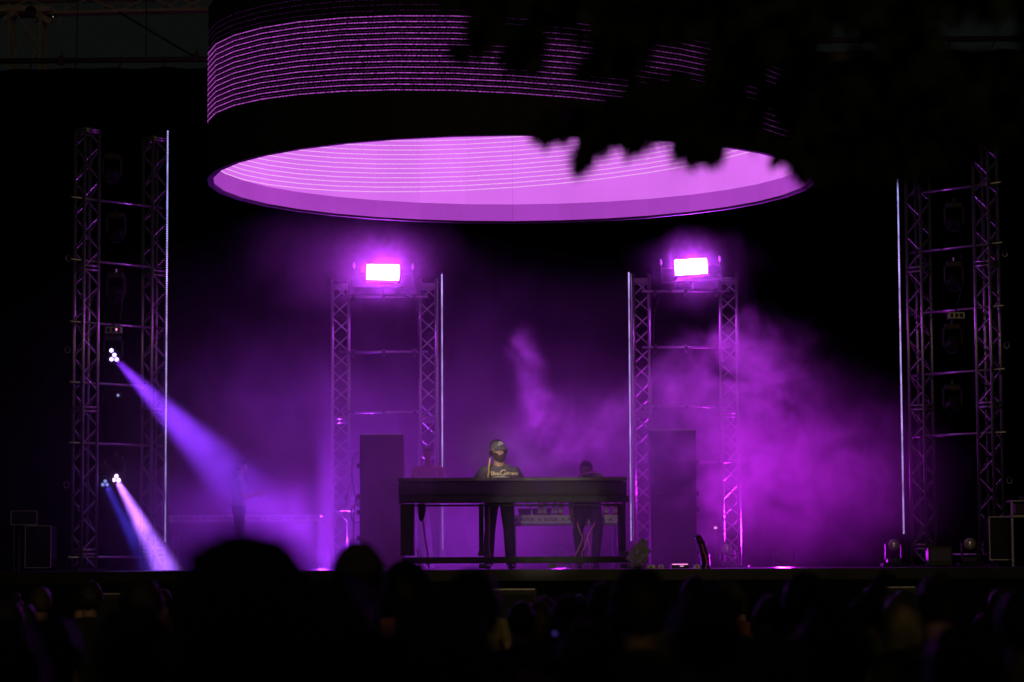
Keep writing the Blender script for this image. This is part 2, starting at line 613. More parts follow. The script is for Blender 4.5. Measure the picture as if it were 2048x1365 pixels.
def pixel_tube(label, px0, py0, px1, py1, D, gap=None):
    top, bot = at(px0, py0, D), at(px1, py1, D)
    bot.x = (bot.x + top.x) / 2
    top.x = bot.x
    t = thing('pixel_tube', label, 'light tube', (bot.x, bot.y, bot.z), group='vertical pixel light tubes')
    h = top.z - bot.z
    m = MB()
    m.box((0, 0.012, h / 2), (0.030, 0.018, h + 0.04))
    m.build('housing', M['black'], t)
    for z in np.arange(0.1, h, 1.0):
        MB().box((0, 0.035, z), (0.05, 0.03, 0.03)).build('bracket', M['black'], t)
    m = MB()
    z = 0.01
    while z < h:
        m.box((0, 0.0, z), (0.018, 0.008, 0.0145))
        z += 0.026
    o = m.build('pixel_row', M['pixel'], t)
    o['kind'] = 'stuff'
    return t


pixel_tube('tall dotted white violet light tube beside the far left tower', 334, 262, 332, 1085, 37.55)
pixel_tube('dotted light tube standing just left of the masked row behind the performer, on the shorter left tower', 883, 548, 886, 1100, 38.3)
pixel_tube('dotted light tube at the right end of the booth', 1259, 545, 1261, 1082, 38.3)
pixel_tube('tall dotted light tube beside the far right tower, under the tree', 1793, 308, 1809, 1068, 37.55)
for o in bpy.data.objects:
    if o.name.startswith('pixel_tube') and o.parent is None and 'masked' in o.get('label', ''):
        o['label'] = 'dotted light tube on the inner left tower, behind the booth left of the performer'

# ------------------------------------------------------------------ the ring of LED screens
RD, RR = 34.0, 3.893
rc = at(1025, 366, RD)
ZB = rc.z
RX = rc.x
NF = 36
ring = thing('led_ring', 'huge hanging ring screen glowing pink inside with violet light lines outside', 'ring screen', (RX, RD, ZB))
HR = 2.15


def ang(k):
    return 2 * math.pi * k / NF


def ring_pt(a, r, z):
    # facets: interpolate linearly between the polygon corners
    k = math.floor(a / (2 * math.pi) * NF)
    f = a / (2 * math.pi) * NF - k
    p0 = Vector((math.cos(ang(k)), math.sin(ang(k)), 0)) * r
    p1 = Vector((math.cos(ang(k + 1)), math.sin(ang(k + 1)), 0)) * r
    p = p0.lerp(p1, f)
    return Vector((p.x, p.y, z))


def panel_mesh(r, z0, z1, inward, thick, name):
    m = MB()
    g_ = 0.0002
    a0, a1 = -g_ + ang(1) - g_, g_
    pts = []
    for a in (a1, a0):
        for rr in (r, r + thick):
            for z in (z0, z1):
                pts.append(Vector((rr * math.cos(a), rr * math.sin(a), z)))
    vs_ = [m.bm.verts.new(p) for p in pts]
    for f in ((0, 1, 3, 2), (4, 6, 7, 5), (0, 2, 6, 4), (1, 5, 7, 3), (0, 4, 5, 1), (2, 3, 7, 6)):
        m.bm.faces.new([vs_[i] for i in f])
    return m.mesh(name)


LIP = 0.25
me_in = panel_mesh(RR, LIP + 0.003, HR - 0.2, True, 0.03, 'screen_panel')
me_in.materials.append(M['led_in'])
me_lip = panel_mesh(RR + 0.004, 0.012, LIP - 0.003, True, 0.03, 'screen_panel')
me_lip.materials.append(M['led_lip'])
me_out = panel_mesh(RR + 0.042, 0.0, HR, False, 0.02, 'outer_panel')
me_out.materials.append(M['black_matt'])
for k in range(NF):
    for (me, nm) in ((me_in, 'screen_panel'), (me_lip, 'lip_panel'), (me_out, 'outer_panel')):
        o = new_obj(nm, me, ring)
        o.rotation_euler = (0, 0, ang(k))
# bottom and top rims
m = MB()
for (r0, r1, z0, z1) in ((RR - 0.006, RR + 0.068, -0.022, 0.008), (RR - 0.01, RR + 0.068, HR, HR + 0.04)):
    vv = []
    for k in range(NF):
        c, s = math.cos(ang(k)), math.sin(ang(k))
        vv.append([m.bm.verts.new((r * c, r * s, z)) for r, z in ((r0, z0), (r1, z0), (r1, z1), (r0, z1))])
    for k in range(NF):
        a, b = vv[k], vv[(k + 1) % NF]
        for j in range(4):
            m.bm.faces.new((a[j], b[j], b[(j + 1) % 4], a[(j + 1) % 4]))
m.build('rim', M['black_matt'], ring)
m = MB()
vv = []
for k in range(NF):
    c, s = math.cos(ang(k)), math.sin(ang(k))
    vv.append([m.bm.verts.new((r * c, r * s, z)) for r, z in ((RR - 0.011, HR - 0.20), (RR - 0.011, HR))])
for k in range(NF):
    a, b = vv[k], vv[(k + 1) % NF]
    m.bm.faces.new((a[0], b[0], b[1], a[1]))
m.build('inner_band', M['black'], ring)
m = MB()
vv = []
for k in range(NF):
    c, s = math.cos(ang(k)), math.sin(ang(k))
    vv.append([m.bm.verts.new(((RR + 0.038) * c, (RR + 0.038) * s, z)) for z in (0.01, HR - 0.01)])
for k in range(NF):
    a, b = vv[k], vv[(k + 1) % NF]
    m.bm.faces.new((a[0], b[0], b[1], a[1]))
m.build('light_block_shell', M['black_matt'], ring)  # unseen shell added to block light through the panel gaps


def line_z(a, z0):
    # the light lines wind round the ring as a shallow spiral
    s, c = math.sin(a), math.cos(a)
    k = -0.065 if s < 0 else 0.066
    return z0 + k * RR * c * (1 - 0.0 * abs(s))


def light_line(r, z0, hgt, m, name, a0=0.0, a1=2 * math.pi, dep=0.006, sgn=1):
    bmx = MB()
    n = NF * 2
    prev = None
    for i in range(n + 1):
        a = a0 + (a1 - a0) * i / n
        z = line_z(a, z0)
        ps = [ring_pt(a, r, z - hgt / 2), ring_pt(a, r, z + hgt / 2), ring_pt(a, r + sgn * dep, z + hgt / 2), ring_pt(a, r + sgn * dep, z - hgt / 2)]
        cur = [bmx.bm.verts.new(p) for p in ps]
        if prev:
            for j in range(4):
                bmx.bm.faces.new((prev[j], cur[j], cur[(j + 1) % 4], prev[(j + 1) % 4]))
        prev = cur
    return bmx.build(name, m, ring)


SP = 0.0672
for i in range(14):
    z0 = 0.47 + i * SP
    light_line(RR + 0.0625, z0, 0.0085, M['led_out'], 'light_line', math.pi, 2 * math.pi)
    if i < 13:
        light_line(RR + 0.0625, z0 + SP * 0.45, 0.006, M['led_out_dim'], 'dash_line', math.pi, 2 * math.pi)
for i in range(14, 18):  # upper rows: viewing-angle dimming put into their emission
    light_line(RR + 0.0625, 0.47 + i * SP, 0.007, M['led_out_faint'], 'faint_line', math.pi, 2 * math.pi)
for i in range(20):
    z0 = 0.50 + i * SP
    if z0 + 0.27 < HR - 0.2:
        light_line(RR - 0.002, z0, 0.011, M['led_line'], 'inner_line', 0, math.pi, 0.006, -1)

# hanging truss over the ring (seen at its upper left corner)


def box_truss(name, label, a, b, w, r, mm, group=None, step=0.5):
    a, b = Vector(a), Vector(b)
    t = thing(name, label, 'truss', a, group=group)
    d = (b - a)
    L = d.length
    d.normalize()
    side = d.cross(Vector((0, 0, 1)))
    if side.length < 0.1:
        side = Vector((1, 0, 0))
    side.normalize()
    up = side.cross(d).normalized()
    cs = [side * (sx * w / 2) + up * (sz * w / 2) for sx, sz in ((-1, -1), (1, -1), (1, 1), (-1, 1))]
    for c in cs:
        MB().cyl(c, c + d * L, r, n=8).build('chord', mm, t, True)
    n = max(1, int(L / step))
    st_ = L / n
    for f in range(4):
        p, q = cs[f], cs[(f + 1) % 4]
        for i in range(n):
            u, v = (p, q) if (i + f) % 2 == 0 else (q, p)
            o = new_obj('brace', None or MB().cyl(u + d * (i * st_), v + d * ((i + 1) * st_), r * 0.55, n=6, caps=False).mesh('brace', True), t, mm)
    return t


box_truss('ring_truss', 'magenta lit truss carrying the ring screen at its upper left', (RX - RR + 0.12, RD, ZB + HR + 0.24), (RX - RR + 2.3, RD - 2.6, ZB + HR + 0.24), 0.3, 0.025, M['alu'], step=0.3)
box_truss('ring_truss', 'long truss bearing the ring screen across its middle, above the picture', (RX - RR + 0.1, RD + 0.6, ZB + HR + 0.9), (RX + RR, RD + 0.6, ZB + HR + 0.9), 0.4, 0.025, M['alu'], step=0.4)
for dx in (-3.3, 3.3):
    hk = MB().cyl((RX + dx, RD + 0.6, ZB + HR + 0.05), (RX + dx, RD + 0.6, ZB + HR + 0.7), 0.012, n=6).build('hanging_chain', M['steel'])
    tag(hk, 'steel chain holding the %s side of the ring screen' % ('left' if dx < 0 else 'right'), 'chain')

# old steel structure beyond the curtain, upper left, and its cables
DS = 46.0
a = at(-60, 18, DS)
b = at(420, 8, DS)
box_truss('roof_truss', 'dim olive steel roof truss running across the upper left corner', a, b, 0.24, 0.03, M['steel_old'], step=0.5)
p = at(54, 140, DS)
ptop = at(54, 30, DS)
box_truss('steel_pylon', 'dim steel lattice pylon standing behind the curtain in the upper left corner', (p.x, p.y, 0), (ptop.x, ptop.y, ptop.z + 0.15), 0.55, 0.03, M['steel_old'], step=0.75)
hd = thing('pylon_head', 'dim cluster of beams and pulleys on top of the steel pylon', 'pylon head', (ptop.x, ptop.y, ptop.z))
MB().box((0, 0, 0.05), (0.95, 0.6, 0.10), None, 0.01).build('beam', M['steel_old'], hd)
MB().box((0.25, -0.2, -0.06), (0.5, 0.12, 0.10), Matrix.Rotation(0.5, 3, 'Y'), 0.01).build('beam', M['steel_old'], hd)
MB().box((-0.2, -0.2, -0.02), (0.4, 0.12, 0.08), Matrix.Rotation(-0.6, 3, 'Y'), 0.01).build('beam', M['steel_old'], hd)
MB().cyl((0.12, -0.3, 0.0), (0.12, -0.2, 0.0), 0.10, n=14).build('pulley', M['pipe'], hd)
MB().cyl((0.62, -0.2, -0.05), (0.62, -0.2, -0.2), 0.01, n=6).build('hook_rod', M['steel_old'], hd)
MB().sphere((0.5, -0.2, -0.08), 0.008, 8).build('indicator', M['dot_warm'], hd)
for (q0, q1, lab) in (((155, -10), (154, 130), 'thin vertical wire nearest the pylon at upper left'),
                      ((293, -10), (292, 125), 'thin vertical wire between the pylon and the ring screen')):
    o = MB().cyl(at(q0[0], q0[1], 43), at(q1[0], q1[1], 43), 0.010, n=6).build('wire', M['cable'])
    tag(o, lab, 'wire')
o = MB().cyl(at(238, 25, 43), at(388, 114, 41.3), 0.018, n=6).build('stay_cable', M['cable'])
tag(o, 'slanting dark stay cable running down to the curtain pipe at upper left', 'cable')
for px_ in (122, 392):
    q = at(px_, 116 if px_ > 200 else 122, 41.15)
    t = thing('pipe_bracket', 'dark bracket on the curtain pipe %s' % ('where the slanting stay cable ends' if px_ > 200 else 'just right of the steel pylon'), 'bracket', q)
    MB().box((0, 0, 0), (0.10, 0.08, 0.14), None, 0.01).build('plate', M['pipe'], t)
    MB().cyl((0, -0.02, 0.05), (0.03, -0.02, 0.13), 0.015, n=6).build('bolt', M['pipe'], t)

# ------------------------------------------------------------------ strobe panels on the inner towers


def strobe(label, px, py, tilt):
    c = at(px, py, 38.1)
    t = thing('strobe_light', label, 'strobe', c)
    t.rotation_euler = (R(-4), R(tilt), 0)
    w, h = 0.46, 0.215
    MB().box((0, 0.06, 0), (w + 0.05, 0.10, h + 0.05), None, 0.01).build('housing', M['black'], t)
    MB().box((0, 0.0, 0), (w, 0.012, h)).build('light_face', M['strobe'], t)
    for s in (-1, 1):
        m = MB()
        m.cyl((s * (w / 2 + 0.02), 0.07, 0), (s * 0.42, 0.07, 0.0), 0.014, n=8)
        m.box((s * 0.43, 0.07, -0.05), (0.02, 0.06, 0.26), None, 0.006)
        m.build('yoke_arm', M['black'], t)
        MB().sphere((s * 0.43, 0.05, 0.10), (0.02, 0.03, 0.05), 10).build('tilt_knob', M['alu'], t, True)
    MB().box((0, 0.07, -0.20), (0.88, 0.06, 0.03), None, 0.006).build('yoke_base', M['black'], t)
    MB().cyl((0, 0.07, -0.20), (0, 0.07, -0.34), 0.02, n=8).build('stem', M['black'], t)
    return t


strobe('blazing white pink strobe on the inner left tower', 766, 545, 1.5)
strobe('blazing white pink strobe on the inner right tower', 1382, 534, -3.0)

# ------------------------------------------------------------------ moving head lamps


def aim_matrix(d):
    return Vector(d).normalized().to_track_quat('-Y', 'Z').to_matrix()


def moving_head(label, loc, aim, lens, pattern='tri', scale=1.0, hang=True, floor=False, group=None):
    """lamp head on a yoke; loc is the centre of the head; aim the direction it points"""
    t = thing('moving_head_light', label, 'stage lamp', loc, group=group)
    t.scale = (scale,) * 3
    s = 1 if hang else -1
    MB().box((0, 0.0, s * 0.30), (0.26, 0.24, 0.10), None, 0.015).build('base', M['black'], t)
    for sx in (-1, 1):
        MB().box((sx * 0.15, 0.0, s * 0.13), (0.03, 0.09, 0.30), None, 0.008).build('yoke_arm', M['black'], t)
    if hang:
        MB().cyl((0, 0, 0.34), (0, 0, 0.42), 0.02, n=8).build('hook', M['steel'], t)
    A = aim_matrix(aim)
    m = MB()
    m.cyl(A @ Vector((0, 0.13, 0)), A @ Vector((0, -0.02, 0)), 0.085, 0.125, n=18)
    m.cyl(A @ Vector((0, -0.02, 0)), A @ Vector((0, -0.10, 0)), 0.125, 0.125, n=18)
    m.build('head', M['black'], t)
    if pattern == 'round':
        m = MB()
        m.sphere(A @ Vector((0, -0.10, 0)), (0.105, 0.035, 0.105), 18, A)
        m.build('front_lens', lens, t, True)
    else:
        cs = [(0, 0.048), (-0.043, -0.026), (0.043, -0.026)]
        if pattern == 'quad':
            cs.append((-0.055, 0.125))
        for (cx, cz) in cs:
            m = MB()
            m.cyl(A @ Vector((cx, -0.10, cz)), A @ Vector((cx, -0.113, cz)), 0.038, n=6)
            m.build('lens', lens, t)
    return t


VIO = (0.24, 0.035, 1.0)


def lamp_with_beam(label, px, py, D, tx, ty, tD, lens, color, energy, size, pattern='tri', scale=0.8, face=0.55):
    loc = at(px, py, D)
    tgt = at(tx, ty, tD)
    d = (tgt - loc).normalized()
    look = d.lerp(Vector((0.0, -1.0, 0.0)), face).normalized()       # the head is seen half from the front
    t = moving_head(label, loc, look, lens, pattern, scale)
    bpy.context.view_layer.update()
    spot('beam', loc + look * 0.125 * scale, tgt, energy, color, size, 0.9, 0.05, t)
    return t


lamp_with_beam('upper lit beam lamp on the far left tower throwing a wide violet beam', 226, 713, 37.3, 452, 945, 35.9, M['lens_violet'], VIO, 7400, 17, 'quad', 0.85)
lamp_with_beam('bright pink lit beam lamp low on the far left tower', 231, 953, 37.3, 332, 1140, 36.6, M['lens_pink'], (0.36, 0.12, 1.0), 11500, 16, 'tri', 0.8)
lamp_with_beam('dim blue lit beam lamp low on the far left tower, left of the pink one', 209, 963, 37.2, 300, 1140, 36.6, M['lens_blue'], (0.08, 0.05, 1.0), 1500, 14, 'tri', 0.7)

# unlit hanging lamps of both outer towers
grp = 'unlit lamps hanging in the outer towers'
for (px, py, k) in ((232, 468, 'left'), (232, 588, 'left'), (1908, 447, 'right'), (1908, 565, 'right'), (1905, 690, 'right'), (1905, 812, 'right')):
    nth = {468: 'highest', 588: 'second highest', 447: 'highest', 565: 'second', 690: 'third', 812: 'lowest'}[py]
    moving_head('unlit black lamp hanging in the far %s tower, %s of the unlit ones' % (k, nth), at(px, py, 37.35), (0.25 if k == 'left' else -0.25, -0.5, -0.8), M['black_gloss'], 'tri', 0.85, group=grp)
moving_head('unlit black lamp near the top of the far left tower', at(224, 350, 37.35), (0.2, -0.7, -0.6), M['black_gloss'], 'tri', 0.85, group=grp)


def effect_box(label, px, py, m1):
    t = thing('effect_box', label, 'effect lamp', at(px, py, 37.2))
    MB().box((0, 0, 0), (0.24, 0.12, 0.10), None, 0.01).build('housing', M['alu'], t)
    for k, x in enumerate((-0.07, 0.0, 0.07)):
        MB().box((x, -0.063, 0.0), (0.05, 0.006, 0.06)).build('window', M['black_gloss'], t)
    MB().box((0.045, -0.068, 0.005), (0.025, 0.006, 0.03)).build('indicator', m1, t)
    MB().cyl((0, 0, 0.05), (0, 0, 0.12), 0.015, n=6).build('hook', M['black'], t)
    return t


effect_box('small box lamp with pink indicator under a bar of the far left tower', 228, 661, M['dot_pink'])
effect_box('small box lamp under the third bar of the far right tower', 1912, 632, M['black_gloss'])
t = thing('indicator_display', 'tiny square blue display glowing in the far left tower', 'display', at(236, 791, 37.1))
MB().box((0, 0.03, 0), (0.08, 0.05, 0.08), None, 0.006).build('housing', M['black'], t)
MB().box((0, 0, 0), (0.034, 0.006, 0.034)).build('screen', M['dot_blue'], t)

for (pts_, lab) in (([(243, 534, 37.3), (246, 580, 37.25), (240, 640, 37.25), (236, 656, 37.3)], 'thin cable drooping between two bars of the far left tower'),
                    ([(210, 775, 37.2), (200, 830, 37.15), (206, 885, 37.15), (222, 930, 37.2)], 'thin cable looping down to the low lamps of the far left tower'),
                    ([(1922, 500, 37.3), (1926, 560, 37.25), (1915, 610, 37.25)], 'thin cable drooping between two bars of the far right tower'),
                    ([(790, 566, 38.1), (806, 590, 38.05), (822, 600, 38.1), (838, 640, 38.15), (838, 760, 38.2)], 'thin cable sagging from the strobe to the inner left tower'),
                    ([(1358, 556, 38.1), (1340, 585, 38.05), (1322, 592, 38.1), (1308, 640, 38.15), (1308, 760, 38.2)], 'thin cable sagging from the strobe to the inner right tower')):
    o = MB().tube(curve_pts([at(*p_) for p_ in pts_], 7), 0.008, 6).build('cable', M['cable'], None, True)
    tag(o, lab, 'cable')

# floor lamps with round pale lenses
for (px, py, D, lab) in ((1787, 1090, 36.8, 'floor lamp with round pale lens left of the far right tower'),
                         (1939, 1088, 36.3, 'floor lamp with bright round pale lens inside the far right tower'),
                         (1453, 1098, 38.0, 'floor lamp with round pale lens at the foot of the inner right tower')):
    sc = 0.72
    moving_head(lab, at(px, py, D), (-at(px, py, D).x * 0.02, -1.0, 0.02), M['lens_dark'], 'round', sc, hang=False)
    # plinth under it
    c = at(px, py, D)
    zb = c.z - 0.35 * sc
    if zb > FLOOR + 0.03:
        o = MB().box((c.x, c.y, (FLOOR + zb) / 2), (0.34, 0.34, zb - FLOOR - 0.004), None, 0.01).build('lamp_plinth', M['black_matt'])
        tag(o, 'black plinth under the ' + lab.replace('floor lamp with', 'lamp with'), 'plinth')

# rear floor wash lamps that light the smoke


def wash(label, px, D, target, energy, color, size):
    base = at(px, 1130, D)
    t = thing('wash_light', label, 'stage lamp', (base.x, D, FLOOR))
    MB().box((0, 0, 0.03), (0.30, 0.24, 0.06), None, 0.01).build('base', M['black'], t)
    for sx in (-1, 1):
        MB().box((sx * 0.17, 0, 0.13), (0.02, 0.06, 0.2), None, 0.005).build('yoke_arm', M['black'], t)
    d = (Vector(target) - Vector((base.x, D, FLOOR + 0.18))).normalized()
    A = aim_matrix(d)
    MB().cyl(A @ Vector((0, 0.12, 0)) + Vector((0, 0, 0.18)), A @ Vector((0, -0.06, 0)) + Vector((0, 0, 0.18)), 0.10, 0.14, n=18).build('head', M['black'], t)
    bpy.context.view_layer.update()
    spot('beam', Vector((base.x, D, FLOOR + 0.18)) + d * 0.08, target, energy, color, size, 1.0, 0.10, t)
    return t


wash('violet wash lamp on the deck behind the crowd head at left', 640, 40.3, at(750, 940, 36.0), 1700, (0.36, 0.03, 1.0), 112)
wash('magenta wash lamp on the deck behind the smoke at right', 1570, 40.4, at(1420, 800, 36.0), 1500, (0.66, 0.015, 1.0), 104)
wash('magenta wash lamp on the deck in the middle behind the drinks table', 1120, 40.3, at(1110, 900, 37.0), 360, (0.55, 0.015, 1.0), 84)

# ------------------------------------------------------------------ booth
BD = 30.3


def bx(px0, py0, px1, py1, D, depth, base, bevel=0.004):
    """box from photo rectangle with its front face at depth D, in the frame of base"""
    a, b = at(px0, py1, D), at(px1, py0, D)
    c = Vector(((a.x + b.x) / 2, D + depth / 2, (a.z + b.z) / 2)) - base
    return MB().box(c, (abs(b.x - a.x), depth, abs(b.z - a.z)), None, bevel)


b0 = Vector((at(1026, 1130, BD).x, BD, FLOOR))
booth = thing('performance_booth', 'long black booth table with open legs and base beam at centre stage', 'booth', b0)
bx(795, 954, 1254, 963.5, BD - 0.02, 0.06, b0).build('front_lip', M['booth_top'], booth)
bx(801.5, 981, 1247.5, 985, BD + 0.06, 0.70, b0).build('table_top', M['wood_black'], booth)
bx(797, 964, 1253, 991, BD, 0.04, b0).build('fascia', M['wood_black'], booth)
bx(799, 991.5, 1258, 1007, BD + 0.006, 0.05, b0).build('banner_rail', M['wood_black'], booth)
bx(802, 957, 1246, 1006, BD + 0.058, 0.012, b0).build('light_block_board', M['wood_black'], booth)  # added to block light through the joints of lip and fascia
bx(797, 964, 801, 1007, BD + 0.06, 0.70, b0).build('side_panel', M['wood_black'], booth)
bx(1248, 964, 1252, 1007, BD + 0.06, 0.70, b0).build('side_panel', M['wood_black'], booth)
bx(801, 1008, 828, 1112, BD + 0.01, 0.30, b0).build('leg', M['wood_black'], booth)
bx(958, 1008, 967, 1112, BD + 0.01, 0.06, b0).build('leg', M['wood_black'], booth)
bx(1240, 1008, 1251, 1112, BD + 0.01, 0.06, b0).build('leg', M['wood_black'], booth)
bx(970, 1008, 978, 1112, BD + 0.62, 0.06, b0).build('leg', M['wood_black'], booth)
bx(1236, 1008, 1244, 1112, BD + 0.62, 0.06, b0).build('leg', M['wood_black'], booth)
bx(804, 1113, 1258, 1128, BD, 0.09, b0).build('base_beam', M['wood_black'], booth)
bx(956, 1104, 971, 1112.5, BD - 0.01, 0.08, b0).build('bracket', M['black'], booth)
bx(1240, 1103, 1257, 1112.5, BD - 0.01, 0.08, b0).build('bracket', M['black'], booth)
bx(804, 1008, 1250, 1014, BD + 0.4, 0.05, b0).build('rear_rail', M['wood_black'], booth)
for px in (815, 965, 1105, 1248):
    bx(px - 7, 1128.2, px + 7, 1137, BD + 0.02, 0.07, b0, 0.002).build('foot', M['black'], booth)


def place_text(me, loc, mm, parent, name):
    o = new_obj(name, me, parent)
    me.materials.clear()
    me.materials.append(mm)
    o.rotation_euler = (R(90), 0, 0)
    o.location = loc
    return o


def logo_poly(m, x, z, s, y=0.0):
    """two seated figures back to back, as a small mark"""
    for sg in (-1, 1):
        P = lambda u, v: (x + sg * u * s, y, z + v * s)
        f = [P(0.02, 0.0), P(0.16, 0.0), P(0.22, 0.42), P(0.44, 0.10), P(0.62, 0.0), P(0.80, 0.0), P(0.52, 0.16), P(0.36, 0.55), P(0.26, 0.70), P(0.10, 0.66), P(0.02, 0.30)]
        if sg < 0:
            f = f[::-1]
        m.poly(f)
        hd_ = [P(0.17 + 0.09 * math.cos(a), 0.80 + 0.11 * math.sin(a)) for a in np.linspace(0, 2 * math.pi, 9)[:-1]]
        m.poly(hd_ if sg > 0 else hd_[::-1])


def futur_row(parent, x0, x1, z, y, size, pitch, mm):
    x = x0
    while x < x1:
        m = MB()
        logo_poly(m, x + pitch * 0.14, z, size * 0.95, y)
        if x + pitch * 0.3 < x1:
            m.build('print_mark', mm, parent)
        if x + pitch * 0.95 < x1 + 0.05:
            place_text(text_mesh('FUTUR', size * 1.25, offset=0.0015), (x + pitch * 0.33, y, z), mm, parent, 'lettering')
        x += pitch


zr = at(1026, 1004, BD).z - FLOOR
futur_row(booth, -1.30, 1.27, zr, BD + 0.002 - BD, 0.058, 0.405, M['ink_dim'])
# worn sticker marks at the left end of the fascia
q = at(803, 971, BD) - b0
m = MB()
random.seed(3)
for i in range(14):
    x = q.x + i * 0.0125
    m.box((x, -0.003, q.z + random.uniform(-0.003, 0.003)), (0.008, 0.004, random.uniform(0.006, 0.017)))
m.build('faded_lettering', M['ink_grey'], booth)
m = MB()
logo_poly(m, q.x + 0.235, q.z - 0.018, 0.045, -0.003)
m.build('faded_mark', M['ink_grey'], booth)

# things on the booth
players = ((905, 0), (1000, 1), (1090, 2))
for px, i in players:
    c = at(px, 954, BD + 0.42)
    ztop = at(px, 981, BD + 0.06).z
    t = thing('deck_player', ('black media player on the left end of the booth top', 'black mixer on the booth in front of the performer', 'black media player on the booth right of the performer')[i], 'player', (c.x, BD + 0.46, ztop + 0.002))
    MB().box((0, 0, 0.035), (0.34, 0.38, 0.07), None, 0.006).build('body', M['black'], t)
    MB().cyl((0, -0.04, 0.07), (0, -0.04, 0.082), 0.10, n=24).build('jog_wheel', M['steel'], t)
    for k in range(4):
        MB().cyl((-0.12 + k * 0.08, 0.14, 0.07), (-0.12 + k * 0.08, 0.14, 0.09), 0.014, n=10).build('knob', M['black_gloss'], t)
# dark bag hanging under the left part of the booth
c = at(843, 1008, BD + 0.25)
t = thing('hanging_bag', 'dark tapered bundle of cloth hanging under the left end of the booth', 'bag', c)
m = MB()
rows = []
for j, (z, w, d) in enumerate(((0, 0.048, 0.04), (-0.07, 0.044, 0.045), (-0.14, 0.036, 0.04), (-0.165, 0.030, 0.032), (-0.19, 0.022, 0.022), (-0.205, 0.012, 0.015))):
    rows.append([m.bm.verts.new((w * math.cos(a) * (1 + 0.1 * math.sin(3 * a + j)), d * math.sin(a), z)) for a in [2 * math.pi * k / 14 for k in range(14)]])
for a_, b_ in zip(rows, rows[1:]):
    for k in range(14):
        m.bm.faces.new((a_[k], a_[(k + 1) % 14], b_[(k + 1) % 14], b_[k]))
m.bm.faces.new(rows[0])
m.bm.faces.new(rows[-1][::-1])
m.build('cloth', M['cloth_black'], t, True)
MB().cyl((0, 0, 0), (0, 0, 0.03), 0.006, n=6).build('loop', M['cable'], t)

# cables under the booth and by the right speaker


def cable(label, pts, r, mm, name='cable'):
    o = MB().tube(curve_pts(pts, 7), r, 7).build(name, mm, None, True)
    return tag(o, label, 'cable')


cable('glossy pink lit cable hanging under the left end of the booth', [at(846, 1042, BD + 0.3), at(849, 1068, BD + 0.3), at(852, 1090, BD + 0.28), at(856, 1112, BD + 0.25), at(858, 1136.5, BD + 0.2)], 0.010, M['cable_pink_light'])
cable('thin cable in a low loop beside the left leg of the booth', [at(829, 1094, BD + 0.35), at(834, 1102, BD + 0.34), at(838, 1120, BD + 0.3), at(840, 1137, BD + 0.28)], 0.008, M['cable_pink_light'])
cable('short curled cable on the deck under the booth, second from its left leg', [at(840, 1098, BD + 0.4), at(842, 1110, BD + 0.4), at(850, 1122, BD + 0.38), at(860, 1136.6, BD + 0.35)], 0.007, M['cable_pink_light'])
cable('violet lit cable hanging beside the performer\'s right leg', [at(978, 1010, BD + 0.55), at(979, 1050, BD + 0.6), at(978, 1085, BD + 0.6), at(981, 1136.6, BD + 0.6)], 0.007, M['cable_pink_light'])
cable('leftmost pink lit cable under the right half of the booth', [at(1154, 1045, 31.4), at(1159, 1062, 31.4), at(1165, 1076, 31.4), at(1160, 1092, 31.4), at(1150, 1113, 31.4), at(1146, 1136.6, 31.3)], 0.006, M['cable_pink_light'])
cable('pink lit cable slanting down under the right half of the booth', [at(1190, 1045, 31.4), at(1182, 1060, 31.4), at(1175, 1075, 31.4), at(1170, 1092, 31.4), at(1164, 1108, 31.4), at(1166, 1136.6, 31.3)], 0.006, M['cable_pink_light'])
cable('rightmost thin cable under the right half of the booth, hanging nearly straight', [at(1176, 1065, 31.4), at(1176, 1080, 31.4), at(1179, 1095, 31.4), at(1178, 1115, 31.4), at(1181, 1136.6, 31.3)], 0.006, M['cable_pink_light'])
cable('glossy pink lit cable beside the right speaker stack', [at(1404, 1089, 29.9), at(1407, 1102, 29.9), at(1412, 1114, 29.9), at(1415, 1127, 29.9), at(1411, 1138, 29.8)], 0.012, M['cable_pink_light'])

# clear plastic wrap, crumpled, at the right foot of the booth
random.seed(11)
c = at(1279, 1138, 29.7)
m = MB()
r_ = bmesh.ops.create_icosphere(m.bm, subdivisions=4, radius=1.0)
from mathutils import noise as mnoise
for v in m.bm.verts:
    p = v.co.copy()
    k = 1 + 0.55 * (mnoise.noise(p * 2.2) + 0.55 * mnoise.noise(p * 5.1 + Vector((3, 1, 2))) + 0.3 * mnoise.noise(p * 11))
    taper = 1.15 - 0.45 * (p.z + 1) / 2
    v.co = Vector((p.x * 0.105 * k * taper + 0.04 * p.z, p.y * 0.10 * k * taper, max(-0.16, p.z * 0.17 * (0.8 + 0.2 * k)) + 0.165))
bag = m.build('plastic_bag', M['film'])
bag.location = Vector((c.x, c.y, FLOOR))
tag(bag, 'crumpled clear plastic bag glinting at the right foot of the booth', 'plastic bag')

